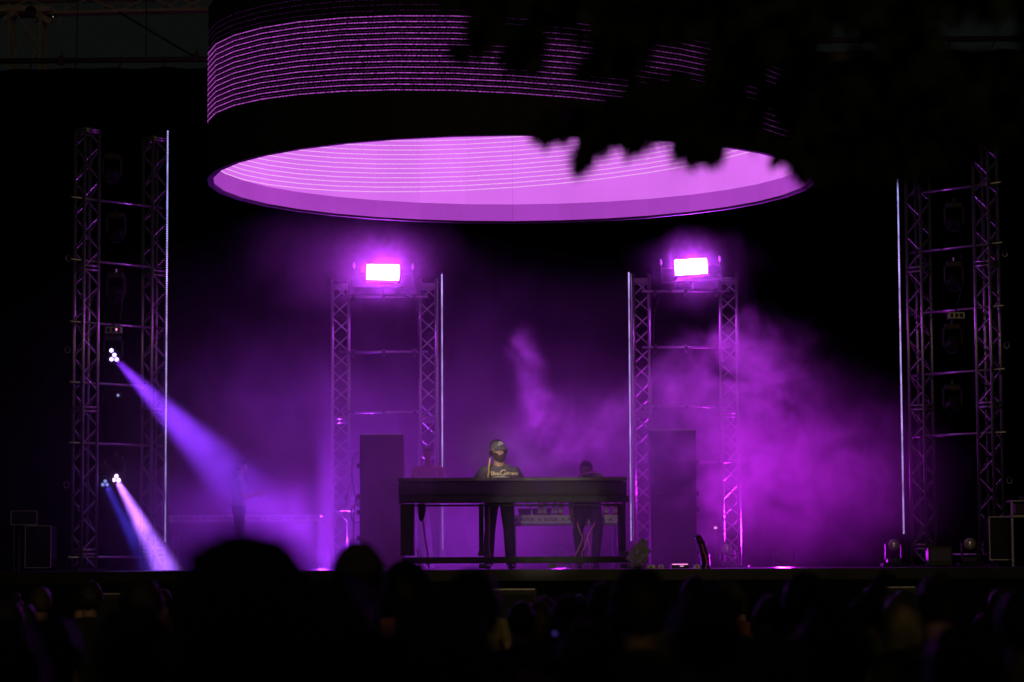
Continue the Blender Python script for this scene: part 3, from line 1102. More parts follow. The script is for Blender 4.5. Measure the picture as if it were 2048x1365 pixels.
# small box with a glowing pink edge on the deck
c = at(1360, 1133, 29.3)
t = thing('floor_controller', 'flat box with glowing pink edge lying on the deck before the right speaker', 'controller', (c.x, c.y, FLOOR))
MB().box((0, 0.1, 0.028), (0.19, 0.2, 0.05), None, 0.004).build('case', M['black'], t)
MB().box((0, -0.003, 0.050), (0.175, 0.004, 0.010)).build('light_strip', M['dot_pink'], t)
MB().box((0.02, -0.003, 0.030), (0.04, 0.004, 0.008)).build('indicator', M['dot_pink'], t)
for (px, w) in ((1302, 0.10), (1322, 0.06), (1394, 0.07)):
    c = at(px, 1134, 29.4)
    t = thing('connector_box', 'small dark connector box on the deck, %s' % {1302: 'just right of the plastic bag', 1322: 'left of the glowing floor box', 1394: 'right of the glowing floor box'}[px], 'connector', (c.x, c.y, FLOOR))
    MB().box((0, 0.05, 0.022), (w, 0.1, 0.042), None, 0.004).build('case', M['alu'], t)
    MB().cyl((0, -0.01, 0.022), (0, 0.0, 0.022), 0.012, n=10).build('socket', M['black'], t)

# ------------------------------------------------------------------ speaker stacks


def speaker(label, px0, py0, px1, py1, D, plugs):
    a, b = at(px0, py1, D), at(px1, py0, D)
    base = Vector(((a.x + b.x) / 2, D, FLOOR))
    w = b.x - a.x
    h = b.z - FLOOR
    t = thing('speaker_stack', label, 'speaker', base)
    h1 = h * 0.52
    for (z0, z1) in ((0.0, h1 - 0.004), (h1, h)):
        MB().box((0, 0.33, (z0 + z1) / 2), (w, 0.60, z1 - z0), None, 0.015).build('cabinet', M['black_matt'], t)
        MB().box((0, 0.022, (z0 + z1) / 2), (w - 0.05, 0.012, z1 - z0 - 0.05), None, 0.004).build('grille', M['grille'], t)
    MB().box((0, 0.02, h - 0.006), (w * 0.92, 0.012, 0.008)).build('edge_trim', M['alu'], t)
    sgn = -1 if plugs < 0 else 1
    for k, zz in enumerate((0.17, 0.34, 0.62, 0.79, 1.12)):
        z = zz * h / 1.45
        MB().cyl((sgn * w / 2, 0.2, z), (sgn * (w / 2 + 0.045), 0.2, z - 0.01), 0.030, 0.034, n=12).build('plug', M['black'], t)
    return t


sp = speaker('left black speaker stack with looping cables on its side, beside the booth', 719, 868, 806, 1137, 34.0, -1)
speaker('right black speaker stack standing in the smoke, right of the booth', 1303, 859, 1392, 1137, 35.0, 1)
sx = at(717, 1000, 31.1)
cable('black cable hanging in a long bow on the left speaker stack', [at(718, 906, 34.1), at(708, 912, 34.1), at(704, 940, 34.1), at(707, 975, 34.1), at(712, 1000, 34.1), at(717, 1014, 34.1)], 0.006, M['cable'])
cable('black cable looped in a ring halfway down the left speaker stack', [at(719, 1008, 34.05), at(706, 1013, 34.05), at(702, 1030, 34.05), at(708, 1045, 34.05), at(719, 1045, 34.05)], 0.006, M['cable'])
cable('black cable running down the side of the left speaker stack to the deck', [at(718, 990, 34.15), at(711, 1000, 34.15), at(708, 1030, 34.15), at(707, 1070, 34.15), at(706, 1100, 34.15), at(706, 1136, 34.15)], 0.006, M['cable'])

# curved dark instrument case with a lit edge beside the right stack
c = at(1405, 1137, 30.2)
t = thing('padded_case', 'dark red curved case standing by the right speaker stack with pink lit edge', 'case', (c.x, c.y, FLOOR))
rows = []
m = MB()
for j in range(9):
    f = j / 8
    w = 0.055 * (1 - 0.25 * f)
    x = 0.045 - 0.09 * f * f
    rows.append([m.bm.verts.new((x + w * math.cos(a), 0.10 + 0.08 * math.sin(a), 0.38 * f)) for a in [2 * math.pi * k / 14 for k in range(14)]])
for a_, b_ in zip(rows, rows[1:]):
    for k in range(14):
        m.bm.faces.new((a_[k], a_[(k + 1) % 14], b_[(k + 1) % 14], b_[k]))
m.bm.faces.new(rows[0][::-1])
m.bm.faces.new(rows[-1])
m.build('shell', mat('dark_red_vinyl', (0.10, 0.012, 0.03), 0.3), t, True)
for z in (0.15, 0.30):
    MB().tube([(0.045 - 0.09 * (z / 0.38) ** 2 + 0.056 * math.cos(a), 0.10 + 0.083 * math.sin(a), z) for a in np.linspace(0, 2 * math.pi, 15)], 0.005, 5).build('strap', M['black_gloss'], t)

# small lamp above the smoke at right
t = thing('clip_lamp', 'tiny pink clip lamp glowing in front of the inner right tower', 'lamp', at(1431, 1056, 37.6))
MB().box((0, 0.03, 0), (0.07, 0.06, 0.05), None, 0.008).build('body', M['black'], t)
MB().sphere((0, -0.005, 0), (0.026, 0.012, 0.018), 10).build('bulb', M['dot_pink'], t, True)
MB().cyl((0, 0.03, -0.02), (0, 0.03, -0.72), 0.008, n=6).build('stem', M['black'], t)

# ------------------------------------------------------------------ drinks tables with the printed banner


def banner_table(label, px0, px1, py0, py1, D, pitch, start, size):
    a, b = at(px0, py1, D), at(px1, py0, D)
    base = Vector(((a.x + b.x) / 2, D, FLOOR))
    w = b.x - a.x
    zt, zb = b.z - FLOOR, a.z - FLOOR
    t = thing('banner_table', label, 'table', base)
    MB().box((0, 0.36, zt - 0.012), (w, 0.7, 0.024), None, 0.003).build('table_top', M['black'], t)
    MB().box((0, -0.002, (zt + zb) / 2), (w, 0.004, zt - zb)).build('banner', M['banner'], t)
    MB().box((0, 0.006, zb - 0.018), (w - 0.02, 0.008, 0.030)).build('trim', M['trim_grey'], t)
    for sx_ in (-1, 1):
        for yy in (0.05, 0.66):
            MB().cyl((sx_ * (w / 2 - 0.05), yy, 0.0), (sx_ * (w / 2 - 0.05), yy, zt - 0.024), 0.013, n=8).build('leg', M['steel'], t)
    futur_row(t, -w / 2 + start, w / 2, (zt + zb) / 2 - size * 0.48, -0.006, size, pitch, M['ink'])
    return t, base, zt, w


DT = 32.6
tb, tbase, tz, tw = banner_table('drinks table with white printed banner behind the booth, right of the performer', 1022, 1238, 1030, 1047.5, DT, 0.292, 0.02, 0.044)
banner_table('long low table with pale printed banner at the left rear of the stage', 338, 640, 1029, 1045, 38.6, 0.33, 0.05, 0.05)


def lathe(m, prof, n=14, c=(0, 0, 0)):
    rows = [[m.bm.verts.new((c[0] + r * math.cos(2 * math.pi * k / n), c[1] + r * math.sin(2 * math.pi * k / n), c[2] + z)) for k in range(n)] for r, z in prof]
    for a_, b_ in zip(rows, rows[1:]):
        for k in range(n):
            m.bm.faces.new((a_[k], a_[(k + 1) % n], b_[(k + 1) % n], b_[k]))
    m.bm.faces.new(rows[0][::-1])
    m.bm.faces.new(rows[-1])
    return m


def on_table(px, dy):
    c = at(px, 1030, DT + dy)
    return Vector((c.x, DT + dy, FLOOR + tz + 0.001))


items = [(1041, 'cup', 'clear'), (1050, 'cup', 'clear'), (1058, 'cup', 'clear'), (1064, 'glass', 'clear'), (1070, 'cup', 'clear'), (1080, 'bottle', 'red'), (1089, 'bottle', 'green'), (1097, 'cup', 'clear'), (1110, 'bottle', 'green'), (1122, 'bottle', 'red'), (1213, 'bottle', 'red_led'), (1231, 'bottle', 'red_led')]
words = ['first', 'second', 'third', 'fourth', 'fifth', 'sixth', 'seventh', 'eighth', 'ninth', 'tenth', 'next to last', 'last']
for i, (px, kind, colr) in enumerate(items):
    loc = on_table(px, 0.12 + 0.07 * (i % 3))
    if kind == 'cup':
        t = thing('drinking_cup', 'small clear cup on the drinks table, %s item from the left' % words[i], 'cup', loc, group='drinks on the banner table')
        lathe(MB(), ((0.024, 0), (0.034, 0.085), (0.031, 0.085), (0.022, 0.006))).build('cup_wall', M['glass'], t, True)
        MB().cyl((0, 0, 0.008), (0, 0, 0.05), 0.021, 0.026, n=12).build('drink', M['glass_green'], t)
    elif kind == 'glass':
        t = thing('stem_glass', 'pale wide stemmed glass on the drinks table, fourth item from the left', 'glass', loc, group='drinks on the banner table')
        lathe(MB(), ((0.032, 0), (0.030, 0.006), (0.006, 0.012), (0.005, 0.095), (0.045, 0.135), (0.050, 0.140))).build('bowl', M['banner'], t, True)
    else:
        mm = M['glass_red'] if colr.startswith('red') else M['glass_green']
        t = thing('bottle', '%s bottle on the drinks table, %s item from the left' % ('red' if colr.startswith('red') else 'green', words[i]), 'bottle', loc, group='drinks on the banner table')
        lathe(MB(), ((0.030, 0), (0.033, 0.01), (0.033, 0.11), (0.026, 0.14), (0.012, 0.17), (0.012, 0.215))).build('glass_body', mm, t, True)
        MB().cyl((0, 0, 0.215), (0, 0, 0.235), 0.014, n=10).build('stopper', M['dot_red'] if colr == 'red_led' else M['black'], t)  # glowing stoppers stand in for small red LEDs at the table end
        MB().cyl((0, 0, 0.03), (0, 0, 0.09), 0.0336, n=14, caps=False).build('paper_label', M['banner'], t)

# ------------------------------------------------------------------ gear on the right and left of the deck
a = at(1881, 1116, 35.6)
t = thing('floor_monitor', 'low grey screened floor monitor at the foot of the far right tower', 'monitor', (a.x, a.y, FLOOR))
MB().box((0, 0.10, 0.145), (0.33, 0.22, 0.27), None, 0.01).build('case', M['black'], t)
MB().box((0, -0.013, 0.16), (0.27, 0.006, 0.16)).build('screen', mat('grey_screen', (0.10, 0.09, 0.085), 0.5, noise=0.3, scale=30), t)

c0, c1 = at(1980, 1120, 35.9), at(2025, 1034, 35.9)
t = thing('flight_case', 'black flight case with metal edges at the far right end of the stage', 'case', ((c0.x + c1.x) / 2, 35.9, FLOOR))
w = c1.x - c0.x
z0, z1 = c0.z - FLOOR, c1.z - FLOOR
MB().box((0, 0.25, (z0 + z1) / 2), (w - 0.01, 0.5, z1 - z0 - 0.01)).build('shell', M['black_gloss'], t)
m = MB()
for xx in (-w / 2, w / 2):
    m.box((xx, 0, (z0 + z1) / 2), (0.014, 0.014, z1 - z0 + 0.014))
for zz in (z0, z1):
    m.box((0, -0.001, zz), (w, 0.014, 0.014))
m.build('edge_frame', M['alu'], t)
for xx in (-0.1, 0.1):
    MB().cyl((xx - 0.015, 0.05, 0.045), (xx + 0.015, 0.05, 0.045), 0.043, n=12).build('castor', M['black'], t)
    MB().box((xx, 0.05, 0.085), (0.02, 0.03, max(0.02, z0 - 0.07))).build('castor_fork', M['alu'], t)

c0 = at(2024, 1030, 35.5)
t = thing('gear_rack', 'dark metal gear shelf at the right edge of the picture holding boxes', 'rack', (c0.x, 35.5, FLOOR))
zz = c0.z - FLOOR
for xx in (0.0, 0.6):
    MB().box((xx, 0, zz / 2 + 0.09), (0.03, 0.03, zz + 0.18), None, 0.003).build('post', M['alu'], t)
MB().box((0.3, 0.15, zz - 0.02), (0.63, 0.4, 0.035), None, 0.003).build('shelf', M['alu'], t)
MB().box((0.3, 0.15, zz + 0.185), (0.63, 0.4, 0.02), None, 0.003).build('shelf', M['alu'], t)
MB().box((0.18, 0.15, zz + 0.08), (0.26, 0.3, 0.15), None, 0.008).build('device', M['black'], t)
MB().cyl((0.17, 0.1, zz + 0.2), (0.17, 0.1, zz + 0.25), 0.05, n=14).build('dial', M['black_gloss'], t)

# left side: two faint cases
for (x0, y0, x1, y1, D, lab) in ((22, 1022, 74, 1050, 36.5, 'black box with thin metal edges at the far left, upper one'), (50, 1052, 102, 1136, 35.6, 'tall black case with thin metal edges at the far left of the deck')):
    c0, c1 = at(x0, y1, D), at(x1, y0, D)
    t = thing('flight_case', lab, 'case', ((c0.x + c1.x) / 2, D, FLOOR))
    w = c1.x - c0.x
    z0, z1 = max(0.005, c0.z - FLOOR), c1.z - FLOOR
    MB().box((0, 0.25, (z0 + z1) / 2), (w - 0.01, 0.5, z1 - z0 - 0.008)).build('shell', M['black_gloss'], t)
    m = MB()
    for xx in (-w / 2, w / 2):
        m.box((xx, 0, (z0 + z1) / 2), (0.010, 0.014, z1 - z0))
    for z_ in (z0, z1):
        m.box((0, -0.001, z_), (w, 0.014, 0.010))
    m.build('edge_frame', M['alu'], t)
    if z0 > 0.1:
        for xx in (-w / 2 + 0.03, w / 2 - 0.03):
            MB().cyl((xx, 0.05, 0.0), (xx, 0.05, z0), 0.02, n=8).build('leg', M['black'], t)
            MB().cyl((xx, 0.45, 0.0), (xx, 0.45, z0), 0.02, n=8).build('leg', M['black'], t)

# bass speakers on the ground in front of the stage
for (x0, x1, y0, D, lab) in ((1006, 1048, 1180, 27.7, 'black bass speaker before the stage, violet lit top edge below the booth'),
                             (1740, 1835, 1176, 27.7, 'wide black bass speaker before the stage at right'),
                             (205, 240, 1189, 27.7, 'black bass speaker before the stage at left')):
    c0, c1 = at(x0, y0, D), at(x1, y0, D)
    w = max(0.5, c1.x - c0.x)
    t = thing('bass_speaker', lab, 'speaker', ((c0.x + c1.x) / 2, D, 0))
    MB().box((0, 0.32, c0.z / 2), (w, 0.62, c0.z - 0.01), None, 0.012).build('cabinet', M['black'], t)
    MB().box((0, 0.0, c0.z / 2), (w - 0.06, 0.012, c0.z - 0.1), None, 0.003).build('grille', M['grille'], t)
    MB().box((0, 0.012, c0.z + 0.004), (w * 0.9, 0.03, 0.016)).build('edge_trim', M['alu'], t)

# ------------------------------------------------------------------ people
_ico = None


def ico_verts():
    global _ico
    if _ico is None:
        bm = bmesh.new()
        bmesh.ops.create_icosphere(bm, subdivisions=2, radius=1.0)
        _ico = np.array([v.co[:] for v in bm.verts])
        bm.free()
    return _ico


def make_body(name, prims, voxel, mats, smooth=4):
    """prims: list of (mat index, [(centre, radius or radii), ...]); every entry is the hull of its balls.
    All are fused into one continuous skin."""
    big = bmesh.new()
    iv = ico_verts()
    for mi, balls in prims:
        bm = bmesh.new()
        for c, r in balls:
            rr = np.array(r if isinstance(r, (tuple, list)) else (r, r, r))
            for p in iv * rr + np.array(c):
                bm.verts.new(p)
        res = bmesh.ops.convex_hull(bm, input=bm.verts)
        junk = [e for e in res['geom_interior'] if isinstance(e, bmesh.types.BMVert)]
        bmesh.ops.delete(bm, geom=junk, context='VERTS')
        tmp = bpy.data.meshes.new('tmp')
        bm.to_mesh(tmp)
        bm.free()
        big.from_mesh(tmp)
        bpy.data.meshes.remove(tmp)
    me = bpy.data.meshes.new(name)
    big.to_mesh(me)
    big.free()
    o = bpy.data.objects.new('tmp', me)
    COL.objects.link(o)
    md = o.modifiers.new('r', 'REMESH')
    md.mode = 'VOXEL'
    md.voxel_size = voxel
    md.use_smooth_shade = True
    sm = o.modifiers.new('s', 'SMOOTH')
    sm.factor = 0.5
    sm.iterations = smooth
    dg = bpy.context.evaluated_depsgraph_get()
    out = bpy.data.meshes.new_from_object(o.evaluated_get(dg))
    bpy.data.objects.remove(o)
    out.name = name
    out.materials.clear()
    for mm in mats:
        out.materials.append(mm)
    n = len(out.polygons)
    cen = np.empty(n * 3)
    out.polygons.foreach_get('center', cen)
    cen = cen.reshape(-1, 3)
    best = np.full(n, 1e9)
    idx = np.zeros(n, dtype=np.int32)
    for mi, balls in prims:
        for (c0, r0), (c1, r1) in zip(balls, balls[1:] + balls[-1:]):
            c0, c1 = np.array(c0, float), np.array(c1, float)
            r0 = np.array(r0 if isinstance(r0, (tuple, list)) else (r0,) * 3)
            r1 = np.array(r1 if isinstance(r1, (tuple, list)) else (r1,) * 3)
            d = c1 - c0
            L2 = (d * d).sum()
            t = np.clip(((cen - c0) @ d) / L2, 0, 1) if L2 > 1e-9 else np.zeros(n)
            q = c0 + t[:, None] * d
            rr = r0 + t[:, None] * (r1 - r0)
            dist = (np.sqrt((((cen - q) / rr) ** 2).sum(1)) - 1) * rr.min(1)
            k = dist < best
            best[k] = dist[k]
            idx[k] = mi
    out.polygons.foreach_set('material_index', idx)
    out.polygons.foreach_set('use_smooth', np.ones(n, dtype=bool))
    return out


def V3(*a):
    return tuple(a)


def hand_prims(mi, wrist, direction, normal, side, curl=0.4, s=1.0):
    """palm, four fingers and a thumb; direction: wrist to fingertips; normal: palm facing"""
    d = Vector(direction).normalized()
    nrm = Vector(normal)
    nrm = (nrm - d * nrm.dot(d)).normalized()
    u = d.cross(nrm) * side
    w = Vector(wrist)
    out = []
    pal = w + d * 0.05 * s
    out.append((mi, [(tuple(w), 0.026 * s), (tuple(w + d * 0.085 * s + u * 0.028 * s), 0.014 * s), (tuple(w + d * 0.088 * s - u * 0.028 * s), 0.014 * s)]))
    for k, (off, L) in enumerate(((0.033, 0.070), (0.011, 0.080), (-0.011, 0.074), (-0.033, 0.058))):
        p0 = w + d * 0.088 * s + u * off * s
        spread = (u * off * 0.8).normalized() * 0.10 if abs(off) > 0 else Vector()
        d1 = (d + spread + nrm * curl * 0.5).normalized()
        p1 = p0 + d1 * L * 0.5 * s
        d2 = (d + spread * 0.6 + nrm * curl * 1.5).normalized()
        p2 = p1 + d2 * L * 0.5 * s
        out.append((mi, [(tuple(p0), 0.0098 * s), (tuple(p1), 0.0092 * s)]))
        out.append((mi, [(tuple(p1), 0.0092 * s), (tuple(p2), 0.0078 * s)]))
    t0 = w + d * 0.025 * s + u * 0.024 * s
    t1 = t0 + (d * 0.7 + u * 0.8 + nrm * 0.2).normalized() * 0.045 * s
    t2 = t1 + (d * 0.95 + u * 0.3 + nrm * 0.35).normalized() * 0.035 * s
    out.append((mi, [(tuple(t0), 0.014 * s), (tuple(t1), 0.011 * s)]))
    out.append((mi, [(tuple(t1), 0.011 * s), (tuple(t2), 0.0085 * s)]))
    return out


# material slots: 0 skin 1 shirt 2 trousers 3 shoes
def standing(arms='down', wide=1.0, lean=0.0, female=False, long_sleeve=False, head_turn=0.0):
    """a figure 1.75 m tall facing +Y (towards the stage)"""
    sw = 0.165 * wide * (0.9 if female else 1.0)
    P = []
    hy = 0.03 + lean
    P.append((2, [((0, 0, 0.93), (0.165 * wide, 0.115, 0.10)), ((0, 0, 1.03), (0.150 * wide, 0.105, 0.08))]))
    P.append((1, [((0, 0, 1.00), (0.158 * wide, 0.112, 0.07)), ((0, lean * 0.5, 1.16), (0.150 * wide, 0.108, 0.08))]))
    P.append((1, [((0, lean * 0.5, 1.16), (0.152 * wide, 0.108, 0.08)), ((0, lean, 1.34), (0.175 * wide, 0.118, 0.08))]))
    P.append((1, [((-sw, lean, 1.40), 0.066), ((0, lean, 1.42), (0.10, 0.075, 0.06)), ((sw, lean, 1.40), 0.066)]))
    P.append((1, [((-sw * 0.5, lean, 1.42), 0.05), ((0, lean, 1.47), 0.056), ((sw * 0.5, lean, 1.42), 0.05)]))
    P.append((0, [((0, lean + 0.005, 1.46), 0.055), ((0, hy, 1.56), 0.054)]))
    ct, st_ = math.cos(head_turn), math.sin(head_turn)
    fw = lambda y, x=0.0: (x * ct - y * st_, hy + x * st_ + y * ct)
    P.append((0, [((*fw(0.0), 1.645), (0.074, 0.094, 0.103))]))
    P.append((0, [((*fw(0.02), 1.62), (0.066, 0.075, 0.07)), ((*fw(0.055), 1.562), (0.036, 0.036, 0.028))]))
    P.append((0, [((*fw(0.092), 1.645), 0.010), ((*fw(0.108), 1.615), 0.013)]))
    for e in (-1, 1):
        P.append((0, [((*fw(-0.005, e * 0.076), 1.65), (0.010, 0.018, 0.028)), ((*fw(0.0, e * 0.074), 1.622), (0.008, 0.012, 0.012))]))
    am = 1 if long_sleeve else 0
    for s in (-1, 1):
        a = arms if isinstance(arms, str) else arms[0 if s < 0 else 1]
        sh = (s * (sw + 0.02), lean, 1.40)
        if a == 'down':
            el, wr, hd_, nn = (s * (sw + 0.085), lean - 0.01, 1.12), (s * (sw + 0.09), lean + 0.10, 0.90), (0, 0.35, -1), (-s, 0.2, 0)
        elif a == 'front':
            el, wr, hd_, nn = (s * (sw + 0.07), lean + 0.05, 1.14), (s * (sw - 0.04), lean + 0.27, 1.20), (-s * 0.5, 1, 0.3), (-s, 0, -0.2)
        elif a == 'up':
            el, wr, hd_, nn = (s * (sw + 0.16), lean + 0.10, 1.58), (s * (sw + 0.08), lean + 0.18, 1.83), (s * 0.15, 0.1, 1), (0, 1, 0)
        elif a == 'diag':
            el, wr, hd_, nn = (s * (sw + 0.14), lean + 0.08, 1.57), (s * (sw + 0.33), lean + 0.12, 1.76), (s * 0.8, 0.1, 0.75), (0, 1, 0.2)
        elif a == 'phone':
            el, wr, hd_, nn = (s * (sw + 0.10), lean + 0.18, 1.36), (s * (sw - 0.08), lean + 0.34, 1.62), (-s * 0.1, 0.1, 1), (-s, 0.3, 0)
        mid = tuple(Vector(sh).lerp(Vector(el), 0.55))
        P.append((1, [(sh, 0.060), (mid, 0.056)]))
        P.append((am, [(mid, 0.048), (el, 0.042)]))
        P.append((am, [(el, 0.042), (tuple(Vector(el).lerp(Vector(wr), 0.35)), 0.041), (wr, 0.028)]))
        P += hand_prims(0, wr, hd_, nn, -s)
        hx = s * 0.085
        kn = (s * 0.10, 0.015, 0.50)
        an = (s * 0.11, -0.02, 0.09)
        P.append((2, [((hx, 0, 0.90), 0.092), (tuple(Vector((hx, 0, 0.90)).lerp(Vector(kn), 0.5)), 0.076), (kn, 0.060)]))
        P.append((2, [(kn, 0.060), ((s * 0.105, -0.02, 0.36), 0.058), (an, 0.046)]))
        P.append((3, [((s * 0.11, -0.045, 0.045), (0.038, 0.045, 0.045)), ((s * 0.12, 0.10, 0.035), (0.045, 0.05, 0.033)), ((s * 0.12, 0.16, 0.028), (0.036, 0.035, 0.024))]))
    return P


def hair_mesh(style, seed=0):
    """hair around a head centred at (0,0.03,1.645)"""
    bm = bmesh.new()
    bmesh.ops.create_uvsphere(bm, u_segments=28, v_segments=20, radius=1.0)
    kill = []
    for v in bm.verts:
        p = v.co.copy()
        n1 = mnoise.noise(p * 3 + Vector((seed, 0, 0))) + 0.5 * mnoise.noise(p * 9 + Vector((0, seed, 0)))
        if style == 'short':
            s = Vector((0.083, 0.103, 0.114))
            k = 1 + 0.05 * n1
            cut = -0.62 if p.y < -0.1 else (-0.2 if p.y < 0.3 else 0.42)
        elif style == 'curly':
            s = Vector((0.105, 0.122, 0.135))
            k = 1 + 0.16 * n1
            cut = -0.68 if p.y < -0.1 else (-0.3 if p.y < 0.3 else 0.36)
        elif style == 'long':
            s = Vector((0.088, 0.108, 0.118))
            k = 1 + 0.05 * n1
            cut = -2
        elif style == 'bun':
            s = Vector((0.081, 0.101, 0.112))
            k = 1 + 0.03 * n1
            cut = -0.55 if p.y < -0.1 else (-0.2 if p.y < 0.3 else 0.40)
        z = p.z
        co = Vector((p.x * s.x * k, p.y * s.y * k, z * s.z * k))
        if style == 'long' and p.z < 0.1:
            f = (0.1 - p.z)
            co.z -= 0.20 * f
            co.x *= 1 + 0.12 * f
            if p.y > 0.3:
                kill.append(v)
        elif style != 'long' and p.z < cut:
            co = Vector((p.x * 0.066, p.y * 0.084, max(p.z, -0.62) * 0.09))
            if p.z < cut - 0.28:
                kill.append(v)
        v.co = co + Vector((0, 0.03, 1.645))
    bmesh.ops.delete(bm, geom=kill, context='VERTS')
    if style == 'bun':
        r = bmesh.ops.create_icosphere(bm, subdivisions=3, radius=0.045)
        for v in r['verts']:
            v.co *= 1 + 0.12 * mnoise.noise(v.co * 60)
            v.co += Vector((0, -0.05, 1.775))
    me = bpy.data.meshes.new('hair')
    bm.to_mesh(me)
    bm.free()
    for p in me.polygons:
        p.use_smooth = True
    return me


def cap_mesh(brim_dir=1):
    m = MB()
    r = bmesh.ops.create_uvsphere(m.bm, u_segments=24, v_segments=14, radius=1.0)
    kill = [v for v in m.bm.verts if v.co.z < -0.05]
    for v in m.bm.verts:
        v.co = Vector((v.co.x * 0.085, v.co.y * 0.106, v.co.z * 0.105)) + Vector((0, 0.03, 1.668))
    bmesh.ops.delete(m.bm, geom=kill, context='VERTS')
    n = 12
    top, bot = [], []
    for i in range(n + 1):
        a = math.pi * i / n
        for rows, dz in ((top, 0.006), (bot, 0.0)):
            pi_ = Vector((0.080 * math.cos(a), brim_dir * (0.070 + 0.03 * math.sin(a)) + 0.03, 1.668 + dz - 0.004))
            po = Vector((0.086 * math.cos(a), brim_dir * (0.072 + 0.115 * math.sin(a)) + 0.03, 1.650 + dz - 0.012 * math.sin(a) + 0.012 * abs(math.cos(a)) * 0))
            rows.append((m.bm.verts.new(pi_), m.bm.verts.new(po)))
    for rows in (top, bot):
        for a_, b_ in zip(rows, rows[1:]):
            m.bm.faces.new((a_[0], b_[0], b_[1], a_[1]))
    for i in range(n):
        m.bm.faces.new((top[i][1], top[i + 1][1], bot[i + 1][1], bot[i][1]))
    me = m.mesh('cap', True)
    return me


VAR = {}


def variant(key, vox=0.010, **kw):
    if key not in VAR:
        VAR[key] = make_body('spectator_body', standing(**kw), vox, [M['skin'], M['cloth_black'], M['denim'], M['black']], 3)
    return VAR[key]


HAIRS = {k: hair_mesh(k, i * 7.3) for i, k in enumerate(('short', 'curly', 'long', 'bun'))}
CAPM = cap_mesh(1)
CAPB = cap_mesh(-1)
_bodymat = {}


def body_with(me, shirt, skin):
    k = (me.name, shirt, skin)
    if k not in _bodymat:
        c = me.copy()
        c.materials[0] = M[skin]
        c.materials[1] = M[shirt]
        _bodymat[k] = c
    return _bodymat[k]


def spectator(label, px, py, D, var='down', hair='short', hairm='hair_dark', shirt='cloth_black', skin='skin', turn=0.0, group=None, kw=None):
    top = at(px, py, D)
    ext = {'short': 1.757, 'curly': 1.782, 'long': 1.765, 'bun': 1.82, 'cap': 1.775, 'capback': 1.775, 'bald': 1.748}[hair]
    s = top.z / ext
    s = min(max(s, 0.88), 1.12)
    me = variant(var, **(kw or {}))
    t = thing('person', label, 'person', (top.x, D, top.z - ext * s), turn, group)
    t.scale = (s, s, s)
    new_obj('body', body_with(me, shirt, skin), t)
    if hair in HAIRS:
        o = new_obj('hair', HAIRS[hair] if (HAIRS[hair].name, hairm) in _hm else HAIRS[hair].copy(), t)
        if not o.data.materials:
            o.data.materials.append(M[hairm])
        else:
            o.data = o.data.copy()
            o.data.materials.clear()
            o.data.materials.append(M[hairm])
    elif hair in ('cap', 'capback'):
        me2 = (CAPM if hair == 'cap' else CAPB).copy()
        me2.materials.append(M['cap' if hairm == 'hair_dark' else hairm])
        new_obj('cap', me2, t)
        hb = HAIRS['short'].copy()
        hb.materials.append(M['hair_dark'])
        new_obj('hair', hb, t).scale = (0.985, 0.985, 0.996)
    return t


_hm = set()
variant('down')
variant('front', arms='front')
variant('wide', wide=1.12)
variant('female', female=True, wide=0.92)
variant('diag', vox=0.008, arms=('down', 'diag'))
variant('phone', arms='phone', wide=0.96)
variant('bothup', vox=0.008, arms=('down', 'up'))

# people one can pick out in the crowd
S = spectator
S('very near spectator at left, large blurred round dark head above the deck line', 489, 1058, 3.4, 'wide', 'curly', 'hair_dark', 'cloth_black')
S('near spectator with round smooth olive cap, in front of the left speaker stack', 716, 1081, 9.0, 'wide', 'cap', 'steel_old_cap', 'cloth_black')
S('near dark spectator with short hair just below the left end of the booth', 812, 1122, 11.0, 'down', 'curly', 'hair_dark', 'cloth_black')
S('near spectator with broad dark shoulders below the booth', 944, 1139, 8.0, 'wide', 'short', 'hair_dark', 'cloth_rust')
S('near spectator with curly dark head below the plastic bag', 1279, 1134, 9.2, 'down', 'curly', 'hair_dark', 'cloth_black')
S('spectator with magenta rim on short hair, left of the curly head below the bag', 1210, 1164, 13, 'down', 'short', 'hair_brown', 'cloth_black')
S('large near spectator in rust shirt left of the raised arm', 1415, 1176, 6.2, 'wide', 'short', 'hair_dark', 'cloth_rust')
S('spectator with brown hair before the glowing floor box', 1391, 1153, 15, 'down', 'short', 'hair_brown', 'cloth_olive')
S('spectator with pale brown cap right of the glowing floor box', 1455, 1157, 14, 'down', 'cap', 'cloth_olive', 'cloth_olive')
S('spectator raising one arm against the stage front at right of centre', 1545, 1190, 12.5, 'diag', 'short', 'hair_dark', 'cloth_black', 'skin_dark')
S('tall dark spectator right of the raised arm', 1612, 1146, 12, 'down', 'curly', 'hair_dark', 'cloth_black')
S('near broad spectator with dark round head right of centre', 1670, 1206, 6.8, 'wide', 'curly', 'hair_dark', 'cloth_black')
S('spectator with dark bun left of the blond one', 1752, 1196, 17, 'female', 'bun', 'hair_dark', 'cloth_black')
S('spectator with long blond hair at right', 1805, 1186, 11.5, 'female', 'long', 'hair_blond', 'cloth_olive')
S('tall near spectator right of the blond one', 1880, 1146, 10.5, 'wide', 'short', 'hair_dark', 'cloth_black')
S('small far spectator near the right edge holding hands forward', 2001, 1177, 18, 'front', 'short', 'hair_brown', 'cloth_rust')
S('near spectator in olive shirt cut by the right edge', 2052, 1172, 8.0, 'down', 'short', 'hair_dark', 'cloth_olive')
S('near spectator with curly head at lower right, olive light on the shoulder', 1935, 1242, 6.5, 'front', 'curly', 'hair_dark', 'cloth_black')
S('small spectator with dark round hair before the stage at far left', 178, 1162, 20, 'down', 'curly', 'hair_dark', 'cloth_black')
S('small spectator second from the left edge, brown hair', 80, 1174, 19, 'down', 'short', 'hair_brown', 'cloth_black')
